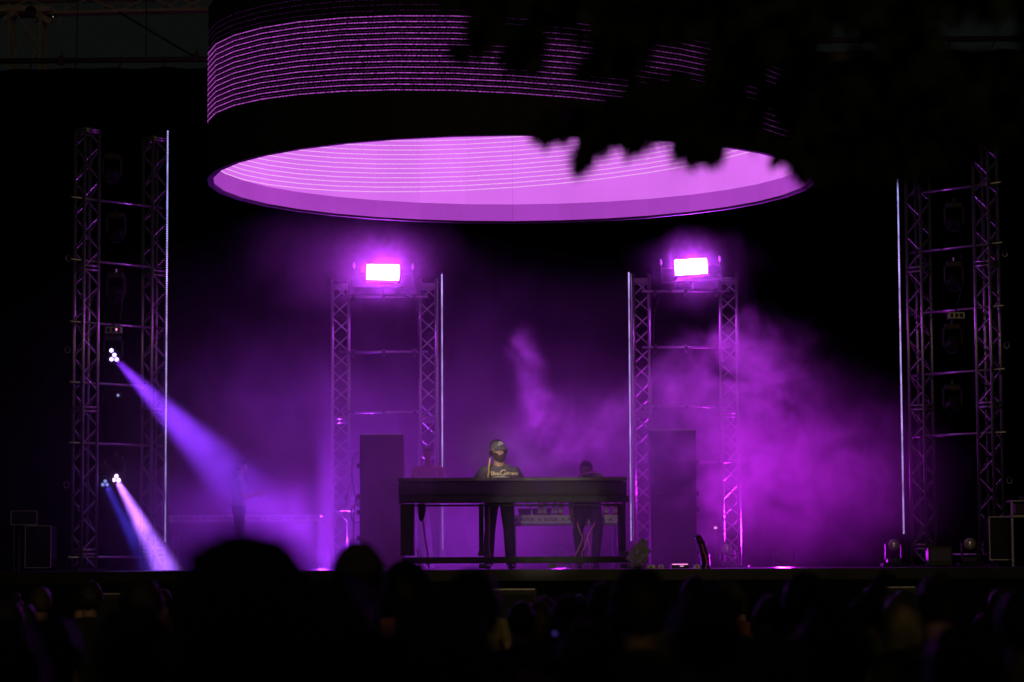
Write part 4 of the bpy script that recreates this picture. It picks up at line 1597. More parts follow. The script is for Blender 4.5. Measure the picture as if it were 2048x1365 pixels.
S('small spectator at the left edge with bun', 34, 1184, 21, 'female', 'bun', 'hair_dark', 'cloth_rust')
S('dark spectator with tall curly hair, just left of the very near round head', 282, 1156, 13, 'down', 'curly', 'hair_dark', 'cloth_black')
S('near spectator in olive shirt at lower left', 95, 1232, 6.5, 'wide', 'short', 'hair_dark', 'cloth_olive')
S('near spectator in rust shirt between the two left lower heads', 262, 1212, 7.2, 'down', 'curly', 'hair_dark', 'cloth_rust')
S('near dark spectator cut by the left edge', -8, 1240, 5.5, 'wide', 'curly', 'hair_dark', 'cloth_black')
S('broad dark spectator shoulder to shoulder with the very near round head', 650, 1160, 3.9, 'wide', 'short', 'hair_dark', 'cloth_rust')
S('spectator with brown hair left of the phone glow', 1043, 1205, 15, 'down', 'short', 'hair_brown', 'cloth_black')
S('spectator with long hair by the phone glow', 1078, 1202, 16, 'female', 'long', 'hair_brown', 'cloth_black')
S('spectator with short dark hair right of the phone glow', 1139, 1190, 12, 'front', 'short', 'hair_dark', 'cloth_navy')
S('near spectator in olive shirt at lower centre right of the booth', 1175, 1245, 7.0, 'down', 'short', 'hair_dark', 'cloth_olive')
S('near spectator with round dark head at lower centre', 880, 1214, 3.9, 'front', 'curly', 'hair_dark', 'cloth_rust')
S('near spectator at lower right with short brown hair', 1545, 1262, 5.6, 'wide', 'short', 'hair_brown', 'cloth_rust')
# the rest of the crowd that only shows as dark heads between them
random.seed(21)
taken = []
for i in range(26):
    D = random.uniform(13, 26)
    px = -40 + (i + random.uniform(0.1, 0.9)) * (2130 / 26)
    h = random.uniform(1.56, 1.70)
    py = 1130.6 + (EYE - h) * FPX / D
    S('dark head of a spectator in the rows before the stage', px, max(py, 1178), D, random.choice(['down', 'front', 'female', 'wide']), random.choice(['short', 'curly', 'long', 'short']),
      random.choice(['hair_dark', 'hair_dark', 'hair_brown']), random.choice(['cloth_black', 'cloth_rust', 'cloth_navy', 'cloth_olive']), group='spectators in the middle rows', turn=random.uniform(-0.3, 0.3))

# lit phone in the crowd
c = at(1101, 1282, 11.6)
t = thing('phone', 'small phone with blue violet glow in the middle of the crowd', 'phone', c)
t.rotation_euler = (R(-25), R(35), 0.2)
MB().box((0, 0, 0), (0.07, 0.008, 0.145), None, 0.004).build('case', M['black'], t)
MB().box((0.0, -0.0052, 0.04), (0.016, 0.001, 0.009)).build('screen', emat('phone_screen', (0.25, 0.12, 1.0), 0.35), t)

# ------------------------------------------------------------------ the performer


def rotp(prims, mtx):
    """rotate and place only centres (radii stay axis aligned)"""
    return [(mi, [(tuple(mtx @ Vector(c)), r) for c, r in balls]) for mi, balls in prims]


DJD = 31.25
dj0 = at(999, 1137, DJD)
dj = thing('person', 'bearded performer in cap, headphones and dark printed tee leaning over the booth', 'person', (dj0.x, DJD, FLOOR))
# facing -Y. heights above deck
hz = at(996, 905, DJD).z - FLOOR          # middle of the head
P = []
P.append((2, [((0, 0.10, 0.86), (0.165, 0.125, 0.10)), ((0, 0.08, 0.95), (0.16, 0.12, 0.08))]))
P.append((1, [((0, 0.09, 0.90), (0.175, 0.135, 0.06)), ((0, 0.05, 1.02), (0.18, 0.135, 0.08))]))
P.append((1, [((0, 0.05, 1.02), (0.175, 0.13, 0.08)), ((0, -0.02, 1.14), (0.20, 0.125, 0.07))]))
P.append((1, [((-0.165, -0.03, 1.165), 0.062), ((0, -0.03, 1.19), (0.10, 0.085, 0.055)), ((0.175, -0.03, 1.145), 0.062)]))
P.append((1, [((-0.10, -0.03, 1.205), 0.042), ((0, -0.035, 1.235), 0.050), ((0.10, -0.03, 1.205), 0.042)]))
hx, hy = at(997, 905, DJD).x - dj0.x, -0.085
P.append((0, [((0.0, -0.045, 1.22), 0.060), ((hx, hy + 0.02, hz - 0.05), 0.056)]))
# head turned a little to the right of the picture and down
Hm = Matrix.Translation((hx, hy, hz)) @ (Matrix.Rotation(R(28), 4, 'Z') @ Matrix.Rotation(R(-3), 4, 'X') @ Matrix.Rotation(R(-8), 4, 'Y'))
HP = []
HP.append((0, [((0, 0.01, 0.03), (0.076, 0.094, 0.092))]))
HP.append((0, [((0, -0.005, -0.02), (0.066, 0.076, 0.06)), ((0, -0.045, -0.088), (0.040, 0.036, 0.026))]))
HP.append((0, [((0, -0.082, 0.018), 0.010), ((0, -0.104, -0.022), 0.013), ((0.010, -0.092, -0.026), 0.009), ((-0.010, -0.092, -0.026), 0.009)]))
HP.append((0, [((0.03, -0.080, 0.030), 0.010), ((0.0, -0.086, 0.034), 0.010), ((-0.03, -0.080, 0.030), 0.010)]))
HP.append((0, [((0.018, -0.078, -0.052), 0.012), ((0, -0.086, -0.052), 0.011), ((-0.018, -0.078, -0.052), 0.012)]))
for e in (-1, 1):
    HP.append((0, [((e * 0.078, 0.005, 0.01), (0.010, 0.018, 0.028)), ((e * 0.076, 0.0, -0.015), (0.008, 0.012, 0.012))]))
P += rotp(HP, Hm)
for s in (-1, 1):
    sh = (s * 0.185, -0.03, 1.155)
    el = (s * 0.285, -0.10, 0.985)
    wr = (s * 0.17, -0.36, 1.06)
    mid = tuple(Vector(sh).lerp(Vector(el), 0.75))
    P.append((1, [(sh, 0.066), (mid, 0.066)]))
    P.append((0, [(mid, 0.047), (el, 0.043)]))
    P.append((0, [(el, 0.043), (tuple(Vector(el).lerp(Vector(wr), 0.35)), 0.041), (wr, 0.029)]))
    P += hand_prims(0, wr, (-s * 0.2, -1, -0.1), (0, 0, -1), -s)
    kn, an = (s * 0.11, 0.03, 0.48), (s * 0.13, 0.10, 0.09)
    P.append((2, [((s * 0.085, 0.10, 0.86), 0.098), ((s * 0.10, 0.06, 0.68), 0.085), (kn, 0.068)]))
    P.append((2, [(kn, 0.068), ((s * 0.12, 0.08, 0.36), 0.068), (an, 0.060)]))
    P.append((3, [((s * 0.13, 0.13, 0.045), (0.038, 0.045, 0.045)), ((s * 0.14, -0.02, 0.035), (0.045, 0.05, 0.033)), ((s * 0.145, -0.08, 0.028), (0.036, 0.035, 0.024))]))
djm = make_body('performer_body', P, 0.0062, [M['skin'], M['tee'], M['cloth_black'], M['black']], 2)
djo = new_obj('body', djm, dj)


def hpart(name, m_or_me, mm, smooth=True):
    me = m_or_me.mesh(name, smooth) if isinstance(m_or_me, MB) else m_or_me
    me.transform(Hm)
    return new_obj(name, me, dj, mm)


# beard: a shell over the jaw
bmx = MB()
bmesh.ops.create_uvsphere(bmx.bm, u_segments=56, v_segments=48, radius=1.0)
kill = []
for v in bmx.bm.verts:
    p = v.co.copy()
    if p.y > 0.35 or p.z > 0.42 or p.z > -0.12 + 1.1 * max(0, abs(p.x) - 0.45):
        kill.append(v)
    k = 1 + 0.04 * mnoise.noise(p * 12)
    v.co = Vector((p.x * 0.0745 * k, p.y * 0.092 * k - 0.010, p.z * 0.100 * k - 0.030 - 0.012 * max(0, -p.y) * max(0, -p.z)))
bmesh.ops.delete(bmx.bm, geom=kill, context='VERTS')
hpart('beard', bmx, M['beard'])
m = MB().tube([(0.034, -0.076, -0.058), (0.018, -0.092, -0.043), (0, -0.097, -0.040), (-0.018, -0.092, -0.043), (-0.034, -0.076, -0.058)], [0.005, 0.008, 0.008, 0.008, 0.005], 6)
hpart('moustache', m, M['beard'])
hb = MB()
bmesh.ops.create_uvsphere(hb.bm, u_segments=24, v_segments=16, radius=1.0)
kill = []
for v in hb.bm.verts:
    p = v.co.copy()
    if p.z < -0.35 or (p.y < -0.05 and p.z < 0.35):
        kill.append(v)
    v.co = Vector((p.x * 0.0785, p.y * 0.096 + 0.012, p.z * 0.094 + 0.03))
bmesh.ops.delete(hb.bm, geom=kill, context='VERTS')
hpart('hair', hb, M['beard'])
# cap
cm = MB()
bmesh.ops.create_uvsphere(cm.bm, u_segments=28, v_segments=18, radius=1.0)
kill = [v for v in cm.bm.verts if v.co.z < -0.02]
for v in cm.bm.verts:
    p = v.co
    v.co = Vector((p.x * 0.087, p.y * 0.104 + 0.008, 0.045 + (abs(p.z) ** 0.85 if p.z > 0 else p.z) * 0.088))
bmesh.ops.delete(cm.bm, geom=kill, context='VERTS')
n = 14
top_, bot_ = [], []
for i in range(n + 1):
    a = math.pi * i / n
    for rows, dz in ((top_, 0.006), (bot_, 0.0)):
        rows.append((cm.bm.verts.new((0.084 * math.cos(a), -0.055 - 0.043 * math.sin(a), 0.046 + dz)),
                     cm.bm.verts.new((0.088 * math.cos(a), -0.058 - 0.112 * math.sin(a), 0.034 + dz - 0.018 * math.sin(a) - 0.010 * math.cos(a) ** 2))))
for rows in (top_, bot_):
    for a_, b_ in zip(rows, rows[1:]):
        cm.bm.faces.new((a_[0], b_[0], b_[1], a_[1]))
for i in range(n):
    cm.bm.faces.new((top_[i][1], top_[i + 1][1], bot_[i + 1][1], bot_[i][1]))
cap_me = cm.mesh('cap', True)
cap_bv = BVHTree.FromPolygons([v.co.copy() for v in cap_me.vertices], [tuple(p.vertices) for p in cap_me.polygons])
# unreadable two-row print on the cap front
cpm = MB()
random.seed(5)
for row, (zz, x0, x1) in enumerate(((0.107, -0.012, 0.036), (0.086, -0.034, 0.040))):
    x = x0
    while x < x1:
        w_ = random.uniform(0.004, 0.007)
        h_ = random.uniform(0.008, 0.015)
        hit = cap_bv.ray_cast(Vector((x, -0.4, zz + 0.1 * x)), Vector((0, 1, 0)))
        if hit[0]:
            cpm.box(hit[0] + hit[1] * 0.002 * (1 if hit[1].y < 0 else -1), (w_, 0.004, h_))
        x += w_ + 0.0022
hpart('cap_print', cpm, M['print_white'], False)
hpart('cap', cap_me, M['cap'])
# glasses
m = MB()
for e in (-1, 1):
    m.tube([(e * 0.033 + 0.024 * math.cos(a), -0.097 + 0.012 * abs(math.cos(a)) * (1 if e * math.cos(a) > 0 else 0), 0.010 + 0.019 * math.sin(a)) for a in np.linspace(0, 2 * math.pi, 15)], 0.0022, 5)
    m.tube([(e * 0.057, -0.085, 0.014), (e * 0.076, -0.03, 0.016), (e * 0.079, 0.01, 0.014)], 0.0022, 5)
m.tube([(-0.009, -0.098, 0.014), (0, -0.101, 0.016), (0.009, -0.098, 0.014)], 0.0022, 5)
hpart('glasses', m, M['black_gloss'])
# headphones
m = MB()
m.tube([(0.099 * math.cos(a), 0.015, 0.035 + 0.110 * math.sin(a)) for a in np.linspace(0.0, math.pi, 19)], 0.011, 8)
hpart('headband', m, M['black_gloss'])
for e in (-1, 1):
    m = MB()
    m.cyl((e * 0.080, 0.012, 0.0), (e * 0.104, 0.012, 0.0), 0.036, 0.034, n=16)
    m.cyl((e * 0.104, 0.012, 0.0), (e * 0.114, 0.012, 0.0), 0.028, 0.024, n=16)
    hpart('ear_cup', m, M['black_gloss'])
    m = MB()
    m.box((e * 0.104, 0.006, 0.040), (0.018, 0.018, 0.020), None, 0.003)
    hpart('hinge', m, M['steel'])
# yellow cord from the left ear cup
p0 = Hm @ Vector((-0.10, 0.0, -0.03))
cy0 = at(980, 918, DJD - 0.28) - Vector((dj0.x, DJD, FLOOR))
pts = [p0, Vector((cy0.x, -0.15, cy0.z))]
MB().tube(pts, 0.003, 5).build('thin_lead', M['black'], dj)
a_ = at(980, 917, DJD - 0.2) - Vector((dj0.x, DJD, FLOOR))
b_ = at(976, 957, DJD - 0.30) - Vector((dj0.x, DJD, FLOOR))
m = MB()
hel = []
for i in range(160):
    f = i / 159
    c = a_.lerp(b_, f)
    hel.append(c + Vector((0.007 * math.cos(i * 0.9), 0.007 * math.sin(i * 0.9), 0)))
m.tube(hel, 0.0042, 5)
m.build('coiled_cord', M['yellow'], dj, True)
# print on the chest: cast onto the body
bv = BVHTree.FromPolygons([v.co.copy() for v in djm.vertices], [tuple(p.vertices) for p in djm.polygons])


def chest_text(s, size, x, z, shear=0.0, offset=0.0, rise=0.0):
    me = text_mesh(s, size, shear=shear, offset=offset)
    bm = bmesh.new()
    bm.from_mesh(me)
    bmesh.ops.triangulate(bm, faces=bm.faces)
    for _ in range(4):
        es = [e for e in bm.edges if e.calc_length() > 0.010]
        if not es:
            break
        bmesh.ops.subdivide_edges(bm, edges=es, cuts=1)
        bmesh.ops.triangulate(bm, faces=bm.faces)
    for v in bm.verts:
        px_, pz_ = x + v.co.x, z + v.co.y + rise * v.co.x
        hit = bv.ray_cast(Vector((px_, -1.0, pz_)), Vector((0, 1, 0)))
        y = hit[0].y - 0.006 if hit[0] else -0.15
        v.co = Vector((px_, y, pz_))
    me2 = bpy.data.meshes.new('chest_lettering')
    bm.to_mesh(me2)
    bm.free()
    return new_obj('chest_lettering', me2, dj, M['print'])


zc = at(1000, 950.5, DJD - 0.14).z - FLOOR
xc = at(974, 948, DJD - 0.14).x - dj0.x
chest_text('A', 0.092, xc, zc - 0.006, 0.25, 0.003)
chest_text('lice', 0.062, xc + 0.062, zc - 0.002, 0.15, 0.003)
chest_text('C', 0.098, xc + 0.142, zc - 0.004, 0.25, 0.003)
chest_text('oltrane', 0.056, xc + 0.200, zc + 0.003, 0.15, 0.0025)
# pale arc below the lettering (part of the shirt print)
m = MB()
prev = None
for i in range(15):
    f = i / 14
    x = xc + 0.06 + 0.22 * f
    z = zc - 0.026 + 0.014 * math.sin(math.pi * f)
    vv = []
    for dz in (0.0, -0.018):
        hit = bv.ray_cast(Vector((x, -1, z + dz)), Vector((0, 1, 0)))
        vv.append(m.bm.verts.new((x, (hit[0].y - 0.005) if hit[0] else -0.15, z + dz)))
    if prev:
        m.bm.faces.new((prev[0], vv[0], vv[1], prev[1]))
    prev = vv
m.build('chest_arc', M['print_white'], dj)


# ------------------------------------------------------------------ other people on the stage
def simple_hair(parent, m_, sc=1.0, kind='short'):
    me = HAIRS[kind].copy()
    me.materials.append(M[m_])
    return new_obj('hair', me, parent)


# the helper bending beside the performer, facing the crowd
h0 = at(1176, 1137, 32.05)
t = thing('person', 'dark crouching helper with patterned sleeve behind the right half of the booth', 'person', (h0.x, 32.05, FLOOR))
P = []
P.append((2, [((0.0, 0.16, 0.72), (0.16, 0.13, 0.11)), ((0, 0.10, 0.80), (0.16, 0.13, 0.09))]))
P.append((1, [((0, 0.11, 0.78), (0.175, 0.14, 0.08)), ((0, 0.0, 0.92), (0.165, 0.13, 0.09)), ((0, -0.10, 1.02), (0.17, 0.12, 0.08))]))
P.append((1, [((-0.16, -0.12, 1.04), 0.06), ((0, -0.12, 1.06), (0.1, 0.08, 0.06)), ((0.16, -0.12, 1.04), 0.06)]))
P.append((0, [((0, -0.14, 1.08), 0.055), ((-0.02, -0.20, 1.14), 0.052)]))
P.append((0, [((-0.02, -0.22, 1.20), (0.075, 0.092, 0.10))]))
P.append((0, [((-0.02, -0.25, 1.17), (0.06, 0.06, 0.06)), ((-0.02, -0.285, 1.12), (0.036, 0.034, 0.028))]))
P.append((0, [((-0.02, -0.31, 1.20), 0.010), ((-0.02, -0.327, 1.175), 0.013)]))
# picture-left arm hangs, picture-right arm reaches to the table top
P.append((4, [((-0.18, -0.12, 1.03), 0.060), ((-0.20, -0.10, 0.84), 0.052)]))
P.append((0, [((-0.20, -0.10, 0.84), 0.042), ((-0.19, -0.14, 0.64), 0.028)]))
P += hand_prims(0, (-0.19, -0.14, 0.64), (0.05, -0.2, -1), (1, 0, 0), 1)
P.append((4, [((0.18, -0.12, 1.04), 0.062), ((0.13, -0.30, 1.10), 0.055), ((0.08, -0.36, 1.13), 0.045)]))
P.append((0, [((0.08, -0.36, 1.13), 0.040), ((-0.02, -0.48, 1.13), 0.028)]))
P += hand_prims(0, (-0.02, -0.48, 1.13), (-0.6, -0.7, -0.1), (0, 0, -1), 1)
for s in (-1, 1):
    P.append((2, [((s * 0.085, 0.15, 0.72), 0.095), ((s * 0.12, -0.06, 0.45), 0.066)]))
    P.append((2, [((s * 0.12, -0.06, 0.45), 0.066), ((s * 0.105, 0.05, 0.28), 0.058), ((s * 0.09, 0.10, 0.09), 0.045)]))
    P.append((3, [((s * 0.09, 0.13, 0.045), (0.038, 0.045, 0.045)), ((s * 0.10, -0.02, 0.035), (0.045, 0.05, 0.033)), ((s * 0.105, -0.08, 0.028), (0.036, 0.035, 0.024))]))
new_obj('body', make_body('helper_body', P, 0.008, [M['skin_dark'], M['cloth_black'], M['cloth_black'], M['black'], M['patterned']], 3), t)
hm_ = HAIRS['short'].copy()
hm_.transform(Matrix.Translation((-0.02, -0.22, 1.20)) @ Matrix.Rotation(math.pi, 4, 'Z') @ Matrix.Translation((0, -0.03, -1.645)))
hm_.materials.append(M['hair_dark'])
new_obj('hair', hm_, t)

# figure standing in the haze left of the performer, facing the crowd
q0 = at(857, 1136, 36.2)
t = thing('person', 'faint figure in the haze behind the booth, left of the performer', 'person', (q0.x, 36.2, FLOOR), math.pi)
t.scale = (0.965,) * 3
new_obj('body', body_with(variant('front'), 'cloth_rust', 'skin_dark'), t)
simple_hair(t, 'hair_dark')

# stage hand at the left rear seen from the side, facing right
q0 = at(478, 1136, 36.6)
t = thing('person', 'faint figure in pale shirt standing side on at the left rear in the violet beam', 'person', (q0.x, 36.6, FLOOR), R(-80))
t.scale = (0.875,) * 3
variant('down')
new_obj('body', body_with(variant('front'), 'cloth_white', 'skin'), t)
simple_hair(t, 'hair_dark')
MB().tube([(0.165 * math.cos(a), 0.122 * math.sin(a), 0.995) for a in np.linspace(0, 2 * math.pi, 21)], 0.016, 6).build('belt', M['black'], t)

# ------------------------------------------------------------------ the tree overhead (foreground, upper right)
random.seed(31)
TS = 0.70
trunk_x, trunk_y = 4.6 * TS, 11.5 * TS
tree = thing('broadleaf_tree', 'dark overhanging broadleaf tree in the foreground at upper right', 'tree', (trunk_x, trunk_y, 0))
TB = Vector((trunk_x, trunk_y, 0))


def tsc(pts):
    return [(p[0] * TS, p[1] * TS, p[2] * (1.85 + (p[2] - 1.85) * TS) / p[2] if p[2] > 0.5 else p[2]) for p in pts]


MB().tube(curve_pts(tsc([(0, 0, 0), (0.05, 0.02, 1.4), (-0.05, 0.05, 2.8), (-0.2, 0.0, 4.3), (-0.5, 0.1, 6.0)]), 5), [0.26 - 0.0085 * i for i in range(21)], 12).build('trunk', M['bark'], tree, True)
limb_ends = []
for (ctrl, r0) in ((((-0.1, 0.03, 3.4), (-1.3, -0.1, 4.2), (-2.6, 0.1, 4.35), (-3.9, 0.0, 4.15)), 0.085),
                   (((-0.15, 0.0, 3.9), (-1.4, 0.5, 4.8), (-2.8, 0.6, 4.9), (-4.2, 0.6, 4.7)), 0.08),
                   (((-0.1, 0.05, 3.0), (-0.9, -0.4, 3.7), (-1.9, -0.5, 3.95), (-2.9, -0.5, 3.85)), 0.07),
                   (((0.0, 0.0, 3.6), (1.2, 0.3, 4.6), (2.4, 0.2, 5.0)), 0.08),
                   (((-0.2, 0.0, 4.4), (0.2, 1.1, 5.4), (0.3, 2.0, 5.8)), 0.08)):
    pts = curve_pts(tsc(ctrl), 7)
    n = len(pts)
    MB().tube(pts, [r0 * (1 - 0.85 * i / (n - 1)) for i in range(n)], 8).build('limb', M['bark'], tree, True)
    limb_ends.append(pts)


def leaf_mesh():
    """five lobed leaf, folded along the midrib, about 0.17 m long"""
    o = [(0, 0), (0.035, -0.012), (0.075, 0.02), (0.052, 0.045), (0.092, 0.085), (0.048, 0.085), (0.052, 0.125), (0.026, 0.115), (0.0, 0.17)]
    m = MB()
    for s in (-1, 1):
        ctr = m.bm.verts.new((0, 0.06, 0))
        vv = [m.bm.verts.new((s * x, y, 0.25 * abs(x) - 0.25 * max(0, y - 0.1))) for x, y in o]
        for a_, b_ in zip(vv, vv[1:]):
            m.bm.faces.new((ctr, a_, b_) if s > 0 else (ctr, b_, a_))
    bmesh.ops.remove_doubles(m.bm, verts=m.bm.verts, dist=1e-4)
    m.tube([(0, 0, 0), (0, -0.05, 0.01)], 0.0018, 4)
    me = m.mesh('leaf')
    me.materials.append(M['leaf'])
    return me


LEAF = leaf_mesh()
# openings in the crown through which the ring, the sky and the curtain show
holes = [(1090, 45, 1150, 140), (1062, 152, 1165, 202), (1214, 146, 1252, 174), (1300, 84, 1412, 132), (1516, 150, 1566, 226), (1530, 122, 1632, 146),
         (1650, 55, 1745, 92), (1900, 25, 2048, 86), (1455, 238, 1560, 330), (1430, 315, 1520, 420), (1528, 322, 1590, 380)]


def lower_edge(px):
    tab = [(900, 20), (950, 70), (1000, 112), (1060, 125), (1100, 255), (1140, 270), (1180, 285), (1250, 268), (1330, 278), (1370, 300), (1400, 318), (1440, 312), (1480, 290), (1520, 300), (1580, 320), (1640, 340), (1740, 350), (1820, 352), (1900, 335), (1960, 280), (2048, 250), (2200, 250)]
    for (x0, y0), (x1, y1) in zip(tab, tab[1:]):
        if x0 <= px <= x1:
            return y0 + (y1 - y0) * (px - x0) / (x1 - x0)
    return 0


leaves = []


def try_leaf(px, py, D, size, rot=None, force=False):
    if not force:
        holep = 0.0 if px < 1450 or px > 1640 else 0.30
        pad = 24 * size
        for (x0, y0, x1, y1) in holes:
            if x0 - pad < px < x1 + pad and y0 - pad < py < y1 + pad:
                if random.random() > holep:
                    return
    p = at(px, py, D)
    if rot is None:
        rot = Euler((R(random.gauss(-75, 28)), R(random.gauss(0, 35)), R(random.uniform(0, 360)))).to_quaternion()
    leaves.append((p, rot, size * D / 11.0))


n_try = 0
while len(leaves) < 1900 and n_try < 14000:
    n_try += 1
    px = random.uniform(900, 2200)
    py = random.uniform(-220, 360)
    if py > lower_edge(px) - 12:
        continue
    if px < 1180 and py > 0:
        dens = 0.35 if px < 1000 else 0.75
        if random.random() > dens:
            continue
    try_leaf(px, py, random.uniform(9.6, 12.6) * TS, random.uniform(0.65, 1.1))


def hang_leaf(px, py, deg, size, D=10.6, yaw=0):
    """leaf whose stalk end is at the photo position, tip swung deg from straight down (positive: to the right)"""
    q = Euler((R(-90 + random.uniform(-12, 12)), 0, 0)).to_quaternion()
    base = Matrix(((1, 0, 0), (0, 0, 1), (0, -1, 0))).to_quaternion()     # leaf y -> -z
    rot = Quaternion((0, 1, 0), R(-deg)) @ Quaternion((0, 0, 1), R(yaw)) @ base
    try_leaf(px, py, D, size, rot, True)


for a_ in ((1085, 250, 5, 0.75), (1100, 252, -10, 0.7), (1118, 262, 25, 0.55), (1078, 256, -20, 0.55),
           (1180, 272, -14, 1.0), (1172, 300, -18, 0.85), (1190, 268, 12, 0.8), (1165, 318, -25, 0.55), (1205, 264, 10, 0.7), (1158, 330, -10, 0.45),
           (1215, 268, 62, 0.6), (1235, 275, 55, 0.45), (1230, 262, 20, 0.55),
           (1375, 276, 8, 0.85), (1390, 285, -5, 0.85), (1405, 290, 15, 0.75), (1420, 292, 10, 0.7), (1365, 270, -15, 0.6), (1432, 300, 0, 0.5), (1385, 305, -10, 0.55),
           (1518, 256, 0, 0.6), (1545, 272, 15, 0.55), (1580, 280, 20, 0.7), (1605, 295, 5, 0.9), (1620, 315, -10, 0.7), (1632, 322, 5, 0.8), (1645, 335, -15, 0.8), (1618, 335, 20, 0.5),
           (1015, 48, 10, 0.9), (1040, 62, -15, 0.8), (1050, 70, 25, 0.7), (905, 90, 30, 0.6), (925, 95, 5, 0.6), (940, 92, -20, 0.5)):
    hang_leaf(a_[0], a_[1], a_[2], a_[3], random.uniform(10.2, 11.0) * TS, random.uniform(-30, 30))
# the largest leaves in view are single parts, the rest of the crown is one mass
inview = [i for i, (p, q, s) in enumerate(leaves)]


def fringe(i):
    p, q, s = leaves[i]
    v = CR.transposed() @ (p - Vector((0, 0, EYE)))
    px = 1024 + FPX * v.x / -v.z
    py = 682.5 - FPX * v.y / -v.z
    if px < 0 or px > 2048 or py < 0:
        return 9999
    return abs(lower_edge(px) - py) - 60 * s


order = sorted(inview, key=fringe)
single = set(order[:290])
rest = MB()
lv = [v.co.copy() for v in LEAF.vertices]
lf = [tuple(p.vertices) for p in LEAF.polygons]
for i, (p, q, s) in enumerate(leaves):
    if i in single:
        o = new_obj('leaf', LEAF, tree)
        o.location = p - TB
        o.rotation_mode = 'QUATERNION'
        o.rotation_quaternion = q
        o.scale = (s, s, s)
    else:
        nv = [rest.bm.verts.new(p - TB + (q @ (c * s))) for c in lv]
        for f in lf:
            rest.bm.faces.new([nv[k] for k in f])
# the crown goes on outside the picture, round the trunk and over it
for k in range(5200):
    pts = random.choice(limb_ends)
    c = random.choice(pts[2:]) + Vector((random.gauss(0, 0.6), random.gauss(0, 0.6), random.gauss(0.45, 0.45)))
    w = c + TB
    v = CR.transposed() @ (w - Vector((0, 0, EYE)))
    if v.z < -0.5:
        px = 1024 + FPX * v.x / -v.z
        py = 682.5 - FPX * v.y / -v.z
        if -100 < px < 2150 and py > -160:
            continue
    q = Euler((R(random.gauss(-75, 28)), R(random.gauss(0, 35)), R(random.uniform(0, 360)))).to_quaternion()
    s = random.uniform(0.7, 1.1) * TS
    nv = [rest.bm.verts.new(c + (q @ (cc * s))) for cc in lv]
    for f in lf:
        rest.bm.faces.new([nv[kk] for kk in f])
me = bpy.data.meshes.new('crown')
rest.bm.to_mesh(me)
rest.bm.free()
cr = new_obj('crown', me, tree, M['leaf'])
cr['kind'] = 'stuff'
# twigs that carry the hanging leaves
for ctrl in ([(-3.0, -0.6, 4.0), (-3.7, -0.8, 3.85), (-4.2, -0.9, 3.62), (-4.33, -0.9, 3.45)],
             [(-2.9, -0.5, 3.85), (-3.3, -0.7, 3.72), (-3.75, -0.8, 3.55)],
             [(-2.4, -0.5, 3.9), (-2.9, -0.6, 3.7), (-3.25, -0.7, 3.5)],
             [(-3.9, 0.0, 4.15), (-4.4, -0.4, 4.1), (-4.75, -0.6, 4.0)]):
    pts = curve_pts(tsc(ctrl), 5)
    MB().tube(pts, [0.014 - 0.011 * i / (len(pts) - 1) for i in range(len(pts))], 6).build('twig', M['bark'], tree, True)

# ------------------------------------------------------------------ stage smoke
# drifting smoke over the deck: a voxel cloud made with geometry nodes
SX0, SX1, SY0, SY1, SZ0, SZ1 = -8.2, 8.2, 28.65, 40.9, FLOOR + 0.01, FLOOR + 5.4
smoke = MB().box(((SX0 + SX1) / 2, (SY0 + SY1) / 2, (SZ0 + SZ1) / 2), (SX1 - SX0, SY1 - SY0, SZ1 - SZ0)).build('stage_smoke', None)
smoke['kind'] = 'stuff'
sm = bpy.data.materials.new('smoke')
sm.use_nodes = True
smoke.data.materials.append(sm)
nt = sm.node_tree
nt.nodes.clear()
out = nt.nodes.new('ShaderNodeOutputMaterial')
pv = nt.nodes.new('ShaderNodeVolumePrincipled')
pv.inputs['Color'].default_value = (0.92, 0.92, 0.92, 1)
pv.inputs['Anisotropy'].default_value = 0.4
pv.inputs['Density'].default_value = 1.0
nt.links.new(pv.outputs[0], out.inputs['Volume'])
sm.cycles.volume_step_rate = 6.0

ng = bpy.data.node_groups.new('smoke_field', 'GeometryNodeTree')
ng.interface.new_socket('Geometry', in_out='INPUT', socket_type='NodeSocketGeometry')
ng.interface.new_socket('Geometry', in_out='OUTPUT', socket_type='NodeSocketGeometry')
N, LK = ng.nodes, ng.links
gout = N.new('NodeGroupOutput')
gin = N.new('NodeGroupInput')
pos = N.new('GeometryNodeInputPosition').outputs[0]


def math_(op, a, b=None, clamp_=False):
    n = N.new('ShaderNodeMath')
    n.operation = op
    n.use_clamp = clamp_
    for i, v in enumerate((a, b)):
        if v is None:
            continue
        if isinstance(v, (int, float)):
            n.inputs[i].default_value = v
        else:
            LK.new(v, n.inputs[i])
    return n.outputs[0]


def vmath(op, a, b=None, c=None):
    n = N.new('ShaderNodeVectorMath')
    n.operation = op
    for i, v in enumerate((a, b, c)):
        if v is None:
            continue
        if isinstance(v, (tuple, list, Vector)):
            n.inputs[i].default_value = v
        else:
            LK.new(v, n.inputs[i])
    return n


def noise_(scale, detail, rough, dist=0.0, off=(0, 0, 0)):
    n = N.new('ShaderNodeTexNoise')
    n.inputs['Scale'].default_value = scale
    n.inputs['Detail'].default_value = detail
    n.inputs['Roughness'].default_value = rough
    n.inputs['Distortion'].default_value = dist
    LK.new(vmath('ADD', pos, off).outputs[0], n.inputs['Vector'])
    return n


def maprange(v, a, b, c, d, smooth=False):
    mr = N.new('ShaderNodeMapRange')
    if smooth:
        mr.interpolation_type = 'SMOOTHSTEP'
    LK.new(v, mr.inputs['Value'])
    for nm_, x in (('From Min', a), ('From Max', b), ('To Min', c), ('To Max', d)):
        mr.inputs[nm_].default_value = x
    return mr.outputs['Result']


